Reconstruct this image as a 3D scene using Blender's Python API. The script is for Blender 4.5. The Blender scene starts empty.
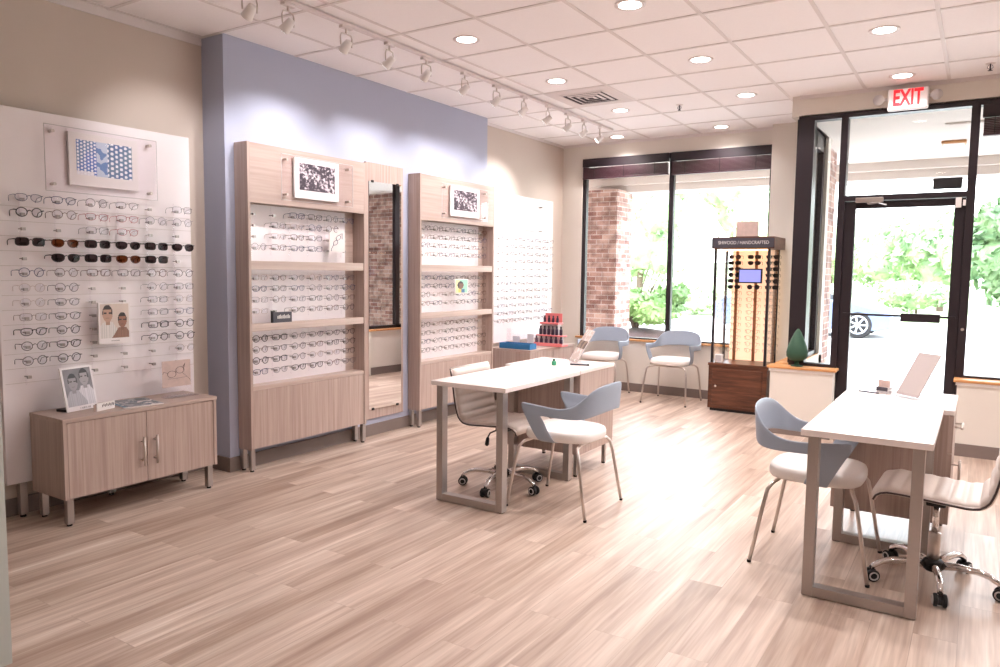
import bpy, bmesh, math, random
from mathutils import Vector, Matrix
from math import pi, sin, cos, radians
random.seed(7)
DL_W, TR_W, EXPO, MIRROR_YAW = 30, 17, 0.55, -2.8
scene = bpy.context.scene
COL = scene.collection

# ------------------------------------------------------------------ materials
def srgb(r, g, b):
    f = lambda c: (c/255)/12.92 if c/255 <= .04045 else (((c/255)+.055)/1.055)**2.4
    return (f(r), f(g), f(b), 1)
def new_mat(name):
    m = bpy.data.materials.new(name); m.use_nodes = True
    nt = m.node_tree; b = nt.nodes['Principled BSDF']
    return m, nt, b
def mat(name, rgb, rough=.5, metal=0, spec=.5, noise=0, nscale=30, bump=0, bscale=200, coat=0):
    m, nt, b = new_mat(name); c = srgb(*rgb)
    b.inputs['Roughness'].default_value = rough; b.inputs['Metallic'].default_value = metal
    b.inputs['Specular IOR Level'].default_value = spec
    if coat: b.inputs['Coat Weight'].default_value = coat; b.inputs['Coat Roughness'].default_value = .1
    tc = nt.nodes.new('ShaderNodeTexCoord')
    n = nt.nodes.new('ShaderNodeTexNoise'); n.inputs['Scale'].default_value = nscale; n.inputs['Detail'].default_value = 3
    nt.links.new(tc.outputs['Object'], n.inputs['Vector'])
    mx = nt.nodes.new('ShaderNodeMix'); mx.data_type = 'RGBA'
    k = max(noise, .02)
    mx.inputs['A'].default_value = tuple(v*(1-k) for v in c[:3])+(1,)
    mx.inputs['B'].default_value = tuple(min(1, v*(1+k)) for v in c[:3])+(1,)
    nt.links.new(n.outputs['Fac'], mx.inputs['Factor']); nt.links.new(mx.outputs['Result'], b.inputs['Base Color'])
    if bump:
        n2 = nt.nodes.new('ShaderNodeTexNoise'); n2.inputs['Scale'].default_value = bscale
        nt.links.new(tc.outputs['Object'], n2.inputs['Vector'])
        bp = nt.nodes.new('ShaderNodeBump'); bp.inputs['Strength'].default_value = bump; bp.inputs['Distance'].default_value = .002
        nt.links.new(n2.outputs['Fac'], bp.inputs['Height']); nt.links.new(bp.outputs['Normal'], b.inputs['Normal'])
    return m
def ramp(nt, stops):
    r = nt.nodes.new('ShaderNodeValToRGB'); e = r.color_ramp.elements
    while len(e) < len(stops): e.new(.5)
    for i, (p, c) in enumerate(stops): e[i].position = p; e[i].color = srgb(*c)
    return r
def wood(name, dark, mid, light, axis='Z', rough=.45, fine=55, along=1.3):
    m, nt, b = new_mat(name); b.inputs['Roughness'].default_value = rough
    tc = nt.nodes.new('ShaderNodeTexCoord'); mp = nt.nodes.new('ShaderNodeMapping')
    mp.inputs['Scale'].default_value = [along if a == axis else fine for a in 'XYZ']
    nt.links.new(tc.outputs['Object'], mp.inputs['Vector'])
    n = nt.nodes.new('ShaderNodeTexNoise'); n.inputs['Scale'].default_value = 1; n.inputs['Detail'].default_value = 4
    n.inputs['Roughness'].default_value = .65
    nt.links.new(mp.outputs['Vector'], n.inputs['Vector'])
    r = ramp(nt, [(.3, dark), (.5, mid), (.72, light)])
    nt.links.new(n.outputs['Fac'], r.inputs['Fac']); nt.links.new(r.outputs['Color'], b.inputs['Base Color'])
    bp = nt.nodes.new('ShaderNodeBump'); bp.inputs['Strength'].default_value = .08
    nt.links.new(n.outputs['Fac'], bp.inputs['Height']); nt.links.new(bp.outputs['Normal'], b.inputs['Normal'])
    return m
def glassy(name, rgb=(255,255,255), tint=1.0, ior=1.45, gloss_max=None, rough=.02):
    m, nt, b = new_mat(name); nt.nodes.remove(b); out = nt.nodes['Material Output']
    t = nt.nodes.new('ShaderNodeBsdfTransparent'); t.inputs['Color'].default_value = srgb(*rgb)
    g = nt.nodes.new('ShaderNodeBsdfGlossy'); g.inputs['Roughness'].default_value = rough
    f = nt.nodes.new('ShaderNodeLayerWeight'); f.inputs['Blend'].default_value = .5
    pw = nt.nodes.new('ShaderNodeMath'); pw.operation = 'POWER'; pw.inputs[1].default_value = 5; nt.links.new(f.outputs['Facing'], pw.inputs[0])
    r0 = ((ior-1)/(ior+1))**2; ma = nt.nodes.new('ShaderNodeMath'); ma.operation = 'MULTIPLY_ADD'; ma.inputs[1].default_value = .9-r0; ma.inputs[2].default_value = r0
    nt.links.new(pw.outputs[0], ma.inputs[0])
    mx = nt.nodes.new('ShaderNodeMixShader')
    nt.links.new(ma.outputs[0], mx.inputs['Fac']); nt.links.new(t.outputs['BSDF'], mx.inputs[1]); nt.links.new(g.outputs['BSDF'], mx.inputs[2])
    nt.links.new(mx.outputs['Shader'], out.inputs['Surface'])
    return m
def emis(name, rgb, strength, base=(255,255,255)):
    m, nt, b = new_mat(name)
    b.inputs['Base Color'].default_value = srgb(*base)
    b.inputs['Emission Color'].default_value = srgb(*rgb); b.inputs['Emission Strength'].default_value = strength
    return m

def floor_mat():
    m, nt, b = new_mat('floor_planks'); L = nt.links.new; N = nt.nodes.new
    tc = N('ShaderNodeTexCoord'); mp = N('ShaderNodeMapping'); mp.inputs['Rotation'].default_value = (0, 0, pi/2)
    L(tc.outputs['Object'], mp.inputs['Vector'])
    br = N('ShaderNodeTexBrick'); br.offset = .37; br.offset_frequency = 2
    br.inputs['Scale'].default_value = 1; br.inputs['Brick Width'].default_value = 1.1; br.inputs['Row Height'].default_value = .152
    br.inputs['Mortar Size'].default_value = .0012; br.inputs['Mortar Smooth'].default_value = .3; br.inputs['Bias'].default_value = 0
    br.inputs['Color1'].default_value = (0, 0, 0, 1); br.inputs['Color2'].default_value = (1, 1, 1, 1); br.inputs['Mortar'].default_value = (.4, .4, .4, 1)
    L(mp.outputs['Vector'], br.inputs['Vector'])
    # per-plank offset of the grain
    ad = N('ShaderNodeVectorMath'); ad.operation = 'MULTIPLY_ADD'
    L(br.outputs['Color'], ad.inputs[0]); ad.inputs[1].default_value = (7, 3, 5); L(mp.outputs['Vector'], ad.inputs[2])
    m2 = N('ShaderNodeMapping'); m2.inputs['Scale'].default_value = (.9, 13, 1); L(ad.outputs['Vector'], m2.inputs['Vector'])
    n1 = N('ShaderNodeTexNoise'); n1.inputs['Scale'].default_value = 1; n1.inputs['Detail'].default_value = 3; n1.inputs['Roughness'].default_value = .55
    n1.inputs['Distortion'].default_value = .3
    L(m2.outputs['Vector'], n1.inputs['Vector'])
    m3 = N('ShaderNodeMapping'); m3.inputs['Scale'].default_value = (3, 90, 1); L(ad.outputs['Vector'], m3.inputs['Vector'])
    n2 = N('ShaderNodeTexNoise'); n2.inputs['Scale'].default_value = 1; n2.inputs['Detail'].default_value = 3; L(m3.outputs['Vector'], n2.inputs['Vector'])
    r1 = ramp(nt, [(.30, FLOORC[0]), (.47, FLOORC[1]), (.6, FLOORC[2]), (.75, FLOORC[3])]); L(n1.outputs['Fac'], r1.inputs['Fac'])
    r2 = ramp(nt, [(.3, (214, 208, 204)), (.7, (255, 255, 255))]); L(n2.outputs['Fac'], r2.inputs['Fac'])
    r3 = ramp(nt, [(0, (222, 216, 210)), (1, (255, 255, 255))]); L(br.outputs['Color'], r3.inputs['Fac'])
    a = N('ShaderNodeMix'); a.data_type = 'RGBA'; a.blend_type = 'MULTIPLY'; a.inputs['Factor'].default_value = .6
    L(r1.outputs['Color'], a.inputs['A']); L(r2.outputs['Color'], a.inputs['B'])
    c = N('ShaderNodeMix'); c.data_type = 'RGBA'; c.blend_type = 'MULTIPLY'; c.inputs['Factor'].default_value = .8
    L(a.outputs['Result'], c.inputs['A']); L(r3.outputs['Color'], c.inputs['B'])
    d = N('ShaderNodeMix'); d.data_type = 'RGBA'; d.inputs['B'].default_value = srgb(140, 118, 104)
    mm = N('ShaderNodeMath'); mm.operation = 'MULTIPLY'; mm.inputs[1].default_value = .35; L(br.outputs['Fac'], mm.inputs[0])
    L(mm.outputs[0], d.inputs['Factor']); L(c.outputs['Result'], d.inputs['A'])
    L(d.outputs['Result'], b.inputs['Base Color'])
    b.inputs['Roughness'].default_value = .36; b.inputs['Specular IOR Level'].default_value = .55
    bp = N('ShaderNodeBump'); bp.inputs['Strength'].default_value = .05; L(n2.outputs['Fac'], bp.inputs['Height']); L(bp.outputs['Normal'], b.inputs['Normal'])
    return m
def brick_mat(name, vertical='Z', u='X'):
    m, nt, b = new_mat(name); L = nt.links.new; N = nt.nodes.new
    tc = N('ShaderNodeTexCoord'); sp = N('ShaderNodeSeparateXYZ'); L(tc.outputs['Object'], sp.inputs[0])
    sm = N('ShaderNodeMath'); sm.operation = 'ADD'; L(sp.outputs['X'], sm.inputs[0]); L(sp.outputs['Y'], sm.inputs[1])
    cb = N('ShaderNodeCombineXYZ'); L(sm.outputs[0], cb.inputs['X']); L(sp.outputs['Z'], cb.inputs['Y'])
    br = N('ShaderNodeTexBrick'); br.inputs['Scale'].default_value = 1; br.inputs['Brick Width'].default_value = .2; br.inputs['Row Height'].default_value = .068
    br.inputs['Mortar Size'].default_value = .006; br.inputs['Bias'].default_value = -.1
    br.inputs['Color1'].default_value = srgb(158, 116, 106); br.inputs['Color2'].default_value = srgb(206, 176, 164); br.inputs['Mortar'].default_value = srgb(206, 192, 186)
    L(cb.outputs[0], br.inputs['Vector'])
    n = N('ShaderNodeTexNoise'); n.inputs['Scale'].default_value = 6; L(cb.outputs[0], n.inputs['Vector'])
    r = ramp(nt, [(.35, (150, 140, 140)), (.6, (255, 255, 255))]); L(n.outputs['Fac'], r.inputs['Fac'])
    a = N('ShaderNodeMix'); a.data_type = 'RGBA'; a.blend_type = 'MULTIPLY'; a.inputs['Factor'].default_value = .7
    L(br.outputs['Color'], a.inputs['A']); L(r.outputs['Color'], a.inputs['B']); L(a.outputs['Result'], b.inputs['Base Color'])
    b.inputs['Roughness'].default_value = .9
    bp = N('ShaderNodeBump'); bp.inputs['Strength'].default_value = .5; bp.invert = True; L(br.outputs['Fac'], bp.inputs['Height']); L(bp.outputs['Normal'], b.inputs['Normal'])
    return m
def print_mat():
    m, nt, b = new_mat('printed_paper'); a = nt.nodes.new('ShaderNodeAttribute'); a.attribute_name = 'Col'
    nt.links.new(a.outputs['Color'], b.inputs['Base Color']); b.inputs['Roughness'].default_value = .35
    return m
def leaf_mat(name, c1, c2):
    m, nt, b = new_mat(name); L = nt.links.new; N = nt.nodes.new
    tc = N('ShaderNodeTexCoord'); n = N('ShaderNodeTexNoise'); n.inputs['Scale'].default_value = 1.7; n.inputs['Detail'].default_value = 5
    L(tc.outputs['Object'], n.inputs['Vector']); r = ramp(nt, [(.35, c1), (.65, c2)]); L(n.outputs['Fac'], r.inputs['Fac'])
    L(r.outputs['Color'], b.inputs['Base Color']); b.inputs['Roughness'].default_value = .6
    return m

FLOORC = [(176, 151, 136), (203, 181, 166), (219, 200, 186), (236, 223, 211)]
M = dict(
 floor=floor_mat(),
 wall=mat('wall_paint_beige', (206, 192, 181), .8, noise=.02, nscale=3, bump=.1, bscale=300),
 wall_light=mat('wall_paint_cream', (226, 219, 210), .8, noise=.02, nscale=3),
 blue=mat('wall_paint_blue', (178, 182, 202), .75, noise=.015, nscale=3),
 tile=mat('ceiling_tile', (248, 243, 243), .9, noise=.025, nscale=60, bump=.3, bscale=120),
 grid=mat('ceiling_grid_metal', (226, 218, 216), .6),
 base=mat('baseboard_vinyl', (126, 112, 106), .6, noise=.05),
 black=mat('black_aluminium', (34, 24, 30), .4, noise=.05),
 blackp=mat('black_plastic', (24, 22, 24), .45),
 white=mat('white_paint', (240, 236, 234), .45),
 whitelam=mat('white_laminate', (240, 228, 224), .28, noise=.02, nscale=40),
 lam=wood('greige_laminate', (166, 143, 133), (182, 160, 150), (196, 176, 166), 'Z'),
 lamY=wood('greige_laminate_horizontal', (174, 152, 142), (184, 163, 153), (194, 174, 165), 'Y', fine=40),
 lamP=wood('pale_laminate', (182, 160, 150), (198, 178, 168), (212, 196, 187), 'Y', fine=30),
 board=mat('white_display_board', (244, 236, 238), .35, noise=.015, nscale=8),
 honey=wood('honey_oak_sill', (176, 116, 66), (204, 146, 92), (222, 172, 120), 'X', fine=30),
 walnut=wood('dark_walnut', (66, 36, 24), (96, 56, 38), (120, 74, 52), 'X', rough=.35, fine=35, along=3),
 copper=wood('copper_rod_wood', (120, 70, 36), (160, 98, 50), (186, 122, 70), 'Z'),
 steel=mat('brushed_steel', (176, 168, 164), .35, metal=.85, noise=.04, nscale=80),
 chrome=mat('chrome', (225, 222, 222), .12, metal=1),
 satin=mat('satin_nickel', (206, 196, 190), .28, metal=.9),
 shell=mat('light_blue_grey_plastic', (157, 168, 184), .42, noise=.015),
 seat=mat('white_vinyl', (238, 232, 228), .4, noise=.02, bump=.1, bscale=400),
 ivory=mat('ivory_leatherette', (224, 212, 204), .38, noise=.03, bump=.15, bscale=300),
 piping=mat('dark_piping', (66, 54, 54), .4),
 rubber=mat('black_rubber', (22, 20, 22), .6),
 rimgrey=mat('pale_grey_plastic', (200, 194, 194), .4),
 acryl=glassy('clear_acrylic', (254, 253, 254), ior=1.25),
 glass=glassy('window_glass', (250, 252, 251), ior=1.3),
 lensclear=glassy('clear_lens', (240, 240, 244), ior=1.3),
 tinted=glassy('tinted_lens', (70, 58, 60), ior=1.2),
 brown_lens=glassy('brown_lens', (120, 62, 30), ior=1.2),
 mirror=mat('mirror_silver', (236, 236, 238), .0, metal=1),
 blind=mat('blind_slats_burgundy', (62, 34, 42), .5, noise=.1, nscale=20),
 brick=brick_mat('red_brick'),
 concrete=mat('pale_concrete', (206, 202, 196), .9, noise=.05, nscale=2),
 asphalt=mat('light_asphalt', (176, 174, 172), .9, noise=.06, nscale=3),
 soffit=mat('white_soffit', (222, 214, 208), .8),
 haze_grass=leaf_mat('haze_grass', (168, 184, 138), (196, 208, 166)),  # outdoor glare put into the colour as paleness
 mulch=mat('dark_mulch', (80, 60, 56), .95, noise=.4, nscale=12, bump=.6, bscale=30),
 leafd=leaf_mat('dark_leaves', (66, 96, 58), (118, 144, 96)),
 leafm=leaf_mat('haze_mid_leaves', (124, 152, 112), (172, 192, 146)),  # paled: the veil of outdoor glare is in the leaf colour
 leafl=leaf_mat('haze_pale_leaves', (172, 190, 146), (208, 220, 184)),  # paler still, with the glare veil painted into the leaves
 leafs=leaf_mat('shrub_leaves', (84, 116, 60), (136, 164, 96)),
 bark=mat('bark', (92, 76, 64), .9, noise=.2, nscale=20),
 car=mat('silver_blue_car_paint', (112, 126, 156), .35, metal=.5, coat=.8),
 carglass=mat('dark_car_glass', (30, 34, 40), .08),
 hub=mat('alloy_wheel', (170, 172, 178), .3, metal=.7),
 red=mat('sign_red', (214, 30, 40), .4), bluetray=mat('tray_blue', (44, 118, 172), .4),
 pink=mat('coral_red_plastic', (232, 130, 130), .4), bottle=mat('dark_bottle', (50, 34, 56), .3), bottlep=mat('mauve_bottle', (150, 90, 110), .3),
 green=mat('dark_green_felt', (44, 78, 58), .7, noise=.06, nscale=30), greens=mat('green_plastic', (60, 150, 110), .4),
 paper=mat('white_paper', (240, 234, 232), .6),shadeboard=mat('shade_grey_card', (176, 164, 160), .6), greypaper=mat('grey_paper', (150, 136, 134), .6),
 label=mat('dark_label', (70, 66, 76), .5), textw=mat('pale_lettering', (222, 216, 214), .5), textd=mat('dark_lettering', (80, 70, 72), .5),
 prt=print_mat(),
 lamp=emis('lamp_glow', (255, 246, 238), 9), lampt=emis('track_lamp_glow', (255, 250, 246), 4),
 signface=emis('exit_sign_face', (255, 232, 232), .08, (236, 226, 226)), redglow=emis('exit_letters', (235, 20, 35), .8, (214, 20, 34)),
 screen=emis('screen_glow', (150, 150, 235), .9, (60, 60, 90)), warm=emis('backlit_panel', (255, 216, 178), .55, (240, 214, 186)),
 brushed=mat('pinkish_wood_grain', (205, 180, 172), .5, noise=.2, nscale=25),
 ventw=mat('vent_white', (226, 216, 214), .5), ventd=mat('vent_shade', (70, 58, 62), .8),
 nearwall=mat('near_wall_paint', (186, 190, 184), .8),
)
for nm, rgb in dict(fr_dark=(46, 34, 36), fr_black=(22, 18, 20), fr_brown=(104, 62, 48), fr_red=(178, 84, 88), fr_grey=(120, 108, 112), fr_blue=(62, 66, 104), fr_clear=(196, 176, 170)).items():
    M[nm] = mat(nm.replace('fr_', '')+'_spectacle_frame', rgb, .3)

# ------------------------------------------------------------------ mesh builder
class MB:
    def __init__(s): s.bm = bmesh.new(); s.cols = None
    def faces(s, vs, fs):
        v = [s.bm.verts.new(p) for p in vs]
        for f in fs:
            try: s.bm.faces.new([v[i] for i in f])
            except ValueError: pass
        return s
    def box(s, x0, x1, y0, y1, z0, z1):
        x0, x1 = sorted((x0, x1)); y0, y1 = sorted((y0, y1)); z0, z1 = sorted((z0, z1))
        return s.faces([(x0,y0,z0),(x1,y0,z0),(x1,y1,z0),(x0,y1,z0),(x0,y0,z1),(x1,y0,z1),(x1,y1,z1),(x0,y1,z1)],
                       [(0,3,2,1),(4,5,6,7),(0,1,5,4),(1,2,6,5),(2,3,7,6),(3,0,4,7)])
    def xbox(s, mtx, sx, sy, sz):
        vs = [mtx @ Vector((a*sx/2, b*sy/2, c*sz/2)) for c in (-1, 1) for b in (-1, 1) for a in (-1, 1)]
        return s.faces(vs, [(0,2,3,1),(4,5,7,6),(0,1,5,4),(1,3,7,5),(3,2,6,7),(2,0,4,6)])
    def tube(s, pts, r, n=8, close=False, sq=False):
        pts = [Vector(p) for p in pts]; N = len(pts); rs = r if isinstance(r, (list, tuple)) else [r]*N
        rings = []; up = None
        for i, p in enumerate(pts):
            if close: d = (pts[(i+1) % N]-pts[i-1])
            else: d = (pts[min(i+1, N-1)]-pts[max(i-1, 0)])
            d.normalize()
            if up is None: up = Vector((0, 0, 1)) if abs(d.z) < .9 else Vector((1, 0, 0))
            a = d.cross(up)
            if a.length < 1e-4: a = d.orthogonal()
            a.normalize(); b = a.cross(d).normalized(); up = b
            off = pi/4 if sq else 0
            rings.append([s.bm.verts.new(p+rs[i]*(a*cos(2*pi*k/n+off)+b*sin(2*pi*k/n+off))) for k in range(n)])
        for i in range(N if close else N-1):
            A, B = rings[i], rings[(i+1) % N]
            for k in range(n): s.bm.faces.new([A[k], A[(k+1) % n], B[(k+1) % n], B[k]])
        if not close:
            s.bm.faces.new(rings[0]); s.bm.faces.new(list(reversed(rings[-1])))
        return s
    def cyl(s, p0, p1, r, n=20): return s.tube([p0, p1], r, n)
    def lathe(s, prof, c=(0, 0, 0), n=24, mtx=None):
        c = Vector(c); rings = []
        for (r, z) in prof:
            ring = []
            for k in range(n):
                p = Vector((r*cos(2*pi*k/n), r*sin(2*pi*k/n), z))
                ring.append(s.bm.verts.new(c+(mtx @ p if mtx else p)))
            rings.append(ring)
        for A, B in zip(rings, rings[1:]):
            for k in range(n): s.bm.faces.new([A[k], A[(k+1) % n], B[(k+1) % n], B[k]])
        s.bm.faces.new(list(reversed(rings[0]))); s.bm.faces.new(rings[-1])
        return s
    def prism(s, poly, axis, a, b):
        def P(u, v, w): return {'X': (w, u, v), 'Y': (u, w, v), 'Z': (u, v, w)}[axis]
        n = len(poly); vs = [P(u, v, a) for u, v in poly]+[P(u, v, b) for u, v in poly]
        return s.faces(vs, [tuple(range(n))[::-1], tuple(range(n, 2*n))]+[(i, (i+1) % n, n+(i+1) % n, n+i) for i in range(n)])
    def build(s, name, m, parent=None, smooth=False, bevel=0, world=True, mods=None):
        bmesh.ops.recalc_face_normals(s.bm, faces=s.bm.faces)
        if parent is not None and world:
            o = Vector(base_of(parent))
            for v in s.bm.verts: v.co -= o
        me = bpy.data.meshes.new(name); s.bm.to_mesh(me); s.bm.free()
        if smooth: me.polygons.foreach_set('use_smooth', [True]*len(me.polygons))
        me.materials.append(m if not isinstance(m, str) else M[m])
        ob = bpy.data.objects.new(name, me); COL.objects.link(ob)
        if parent is not None: ob.parent = parent
        if bevel:
            bv = ob.modifiers.new('b', 'BEVEL'); bv.width = bevel; bv.segments = 2; bv.limit_method = 'ANGLE'; bv.harden_normals = False
        if mods: mods(ob)
        return ob
BASES = {}
def base_of(o):
    while o is not None:
        if o.name in BASES: return BASES[o.name]
        o = o.parent
    return (0, 0, 0)
def tag(o, label=None, cat=None, group=None, kind=None):
    if label: o['label'] = label
    if cat: o['category'] = cat
    if group: o['group'] = group
    if kind: o['kind'] = kind
    return o
def thing(name, label, cat, base=(0, 0, 0), group=None, rz=0, kind=None):
    o = bpy.data.objects.new(name, None); COL.objects.link(o); o.location = base; o.rotation_euler = (0, 0, rz)
    o.empty_display_size = .1
    BASES[o.name] = base
    return tag(o, label, cat, group, kind)
def struct(name, mb, m, parent=None, bevel=0):
    o = mb.build(name, m, parent, bevel=bevel)
    if parent is None: o['kind'] = 'structure'
    return o
def copy_tree(o, parent=None):
    c = o.copy(); COL.objects.link(c)
    if parent is not None: c.parent = parent
    for ch in list(o.children): copy_tree(ch, c)
    return c
def text_mesh(name, s, size, m, parent, loc, rot, depth=.001, align='CENTER', sx=1, bold=0):
    cu = bpy.data.curves.new('t', 'FONT'); cu.body = s; cu.size = size; cu.extrude = depth; cu.offset = bold; cu.align_x = align; cu.align_y = 'CENTER'
    to = bpy.data.objects.new('t', cu); COL.objects.link(to)
    bpy.context.view_layer.update()
    me = bpy.data.meshes.new_from_object(to.evaluated_get(bpy.context.evaluated_depsgraph_get()))
    bpy.data.objects.remove(to)
    me.name = name; me.materials.clear(); me.materials.append(M[m])
    mt = Matrix.Translation(Vector(loc)-Vector(base_of(parent))) @ rot.to_4x4() @ Matrix.Diagonal((sx, 1, 1, 1))
    me.transform(mt)
    ob = bpy.data.objects.new(name, me); COL.objects.link(ob); ob.parent = parent
    return ob
def rotm(xa, ya):
    """matrix whose local x,y map to given world directions"""
    xa = Vector(xa).normalized(); ya = Vector(ya).normalized(); za = xa.cross(ya)
    return Matrix((xa, ya, za)).transposed()
def picture(name, parent, org, U, V, w, h, nx, ny, fn, thick=.0015):
    """printed sheet: grid of coloured cells on a thin slab; org = lower left corner"""
    org = Vector(org)-Vector(base_of(parent)); U = Vector(U).normalized(); V = Vector(V).normalized(); Nn = U.cross(V).normalized()
    bm = bmesh.new(); lay = bm.loops.layers.float_color.new('Col')
    vs = [[bm.verts.new(org+U*(w*i/nx)+V*(h*j/ny)) for i in range(nx+1)] for j in range(ny+1)]
    for j in range(ny):
        for i in range(nx):
            f = bm.faces.new([vs[j][i], vs[j][i+1], vs[j+1][i+1], vs[j+1][i]]); c = srgb(*fn((i+.5)/nx, (j+.5)/ny))
            for l in f.loops: l[lay] = c
    b = [bm.verts.new(org+U*(w*i)+V*(h*j)-Nn*thick) for i, j in ((0, 0), (1, 0), (1, 1), (0, 1))]
    bk = bm.faces.new(b[::-1])
    for l in bk.loops: l[lay] = (.8, .8, .8, 1)
    me = bpy.data.meshes.new(name); bm.to_mesh(me); bm.free(); me.materials.append(M['prt'])
    ob = bpy.data.objects.new(name, me); COL.objects.link(ob); ob.parent = parent
    return ob

# ================================================================== SHELL OF THE ROOM
CZ = 2.98
XL, XB, XBK = -4.56, -4.33, -4.45      # left wall, blue wall face, left wall beyond the blue wall
YW, YD, XR, YN = 8.30, 7.00, 3.2, -3.2
struct('floor', MB().box(XL-.1, XR, YN, YD+.05, -.06, 0).box(XL-.1, -1.42, YD+.05, YW+.1, -.06, 0), 'floor')
struct('ceiling', MB().box(XL-.1, XR, YN, YD+.15, CZ, CZ+.08).box(XL-.1, -1.3, YD+.15, YW+.15, CZ, CZ+.08), 'tile')
g = MB()
for k in range(-6, 8):
    x = -.30-.603*k
    if XL < x < XR: g.box(x-.012, x+.012, YN, YD if x > -1.42 else YW, CZ-.004, CZ+.004)
for k in range(-13, 5):
    y = 5.79+.637*k
    if YN < y < YW: g.box(XL, XR if y < YD else -1.42, y-.012, y+.012, CZ-.0045, CZ+.0035)
struct('trim_1', g, 'grid')
t2 = MB()
t2.box(XL, XL+.012, YN, 3.25, CZ-.055, CZ).box(XBK, XBK+.012, 6.42, YW, CZ-.03, CZ).box(XBK, -1.9, YW-.012, YW, CZ-.03, CZ).box(-1.42, XR, YD-.012, YD, CZ-.03, CZ)
struct('trim_2', t2, 'grid')
struct('wall_left', MB().box(XL-.1, XL, YN, YW+.1, 0, CZ).box(XL, XBK, 6.42, YW+.1, 0, CZ), 'wall')
struct('wall_blue', MB().box(XL, XB, 3.255, 6.42, 0, CZ), 'blue')
struct('wall_rear', MB().box(XL-.1, XR, YN-.1, YN, 0, CZ), 'wall')
struct('wall_right', MB().box(XR, XR+.1, YN-.1, YD+.15, 0, CZ), 'wall')
struct('wall_near', MB().box(-3.6, -2.838, 1.05, 1.2, 0, CZ), 'nearwall')
struct('baseboard_left', MB().box(XL, XL+.012, YN, 3.243, 0, .1).box(XL+.012, XB+.012, 3.243, 3.255, 0, .1).box(XB, XB+.012, 3.255, 6.43, 0, .1).box(XBK, XBK+.012, 6.43, YW, 0, .1), 'base')
# window wall (back)
WX0, WX1, WZ0, WZ1 = -4.18, -1.91, .62, 2.80
struct('wall_back', MB().box(XBK, WX0, YW, YW+.16, 0, CZ).box(WX0, WX1, YW, YW+.16, 0, WZ0).box(WX0, WX1, YW, YW+.16, WZ1, CZ)
       .box(WX1, -1.50, YW-.15, YW+.16, 0, CZ), 'wall_light')
struct('baseboard_back', MB().box(XBK, -1.91, YW-.012, YW, 0, .1).box(WX1-.012, -1.5, YW-.162, YW-.15, 0, .1), 'base')
def sill(name, x0, x1, y0, y1, z):
    s = MB().box(x0, x1, y0, y1, z-.022, z); o = s.build(name, 'honey', bevel=.004); o['kind'] = 'structure'; return o
sill('trim_3', WX0-.04, WX1+.0, YW-.04, YW+.03, WZ0+.012)
w1 = thing('window_1', None, None, (WX0, YW, WZ0), kind='structure')
y0, y1 = YW+.015, YW+.075
MB().box(WX0, WX0+.05, y0, y1, WZ0, WZ1).box(WX1-.05, WX1, y0, y1, WZ0, WZ1).box(WX0+.05, WX1-.05, y0, y1, WZ1-.06, WZ1).box(WX0+.05, WX1-.05, y0, y1, WZ0, WZ0+.03)\
    .box(-3.075, -3.02, y0, y1, WZ0+.03, WZ1-.06).build('window_frame', 'black', w1)
MB().box(WX0+.05, -3.075, YW+.04, YW+.046, WZ0+.03, WZ1-.06).build('pane', 'glass', w1)
MB().box(-3.02, WX1-.05, YW+.04, YW+.046, WZ0+.03, WZ1-.06).build('pane', 'glass', w1)
def blind(x0, x1, y, ztop, zbot, label, drop_cords):
    b = thing('venetian_blind', label, 'blind', ((x0+x1)/2, y, zbot), 'raised burgundy venetian blinds')
    MB().box(x0, x1, y-.035, y+.0, ztop-.10, ztop).build('headrail', 'black', b, bevel=.004)
    s = MB(); n = int((ztop-.103-zbot)/.013)
    for k in range(n):
        z = zbot+.006+k*.013; s.box(x0+.012, x1-.012, y-.045, y+.005, z, z+.009)
    s.build('slats', 'blind', b)
    MB().box(x0+.01, x1-.01, y-.047, y+.007, zbot-.016, zbot+.002).build('bottom_rail', 'blind', b, bevel=.003)
    for f in drop_cords:
        x = x0+(x1-x0)*f; MB().cyl((x, y-.05, zbot-.01), (x, y-.05, ztop-.1), .003, 6).build('cord', 'blackp', b)
    return b
blind(-4.165, -3.07, YW-.002, 2.795, 2.565, 'raised burgundy venetian blind over the window half with the brick pillar', (.15, .5, .85))
blind(-3.04, -1.925, YW-.002, 2.795, 2.555, 'raised burgundy venetian blind over the window half behind the glasses kiosk', (.15, .5, .85))

# glazed return beside the entrance
XRet = -1.42
w3 = thing('window_3', None, None, (XRet, YD, .62), kind='structure')
f = MB()
for (a, b) in ((7.10, 7.16), (7.64, 7.72), (8.07, 8.15)): f.box(XRet-.03, XRet+.03, a, b, .62, 2.80)
f.box(XRet-.03, XRet+.03, 7.10, 8.15, 2.64, 2.80).box(XRet-.03, XRet+.03, 7.10, 8.15, .62, .66)
f.build('window_frame', 'black', w3)
MB().box(XRet-.004, XRet+.004, 7.16, 7.64, .66, 2.64).build('pane', 'glass', w3)
MB().box(XRet-.004, XRet+.004, 7.72, 8.07, .66, 2.64).build('pane', 'glass', w3)
struct('wall_entry', MB().box(XRet-.06, XRet+.06, 7.10, 8.30, -.02, .6).box(XRet-.06, XRet+.06, 7.10, 8.30, 2.80, CZ), 'wall_light')
struct('baseboard_entry', MB().box(XRet-.072, XRet-.06, 7.10, 8.15, 0, .1), 'base')
sill('trim_4', XRet-.13, XRet+.06, 7.06, 8.15, .62)
struct('wall_corner', MB().box(-1.50, XRet+.06, 8.15, 8.30, 0, CZ), 'wall_light')
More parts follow.
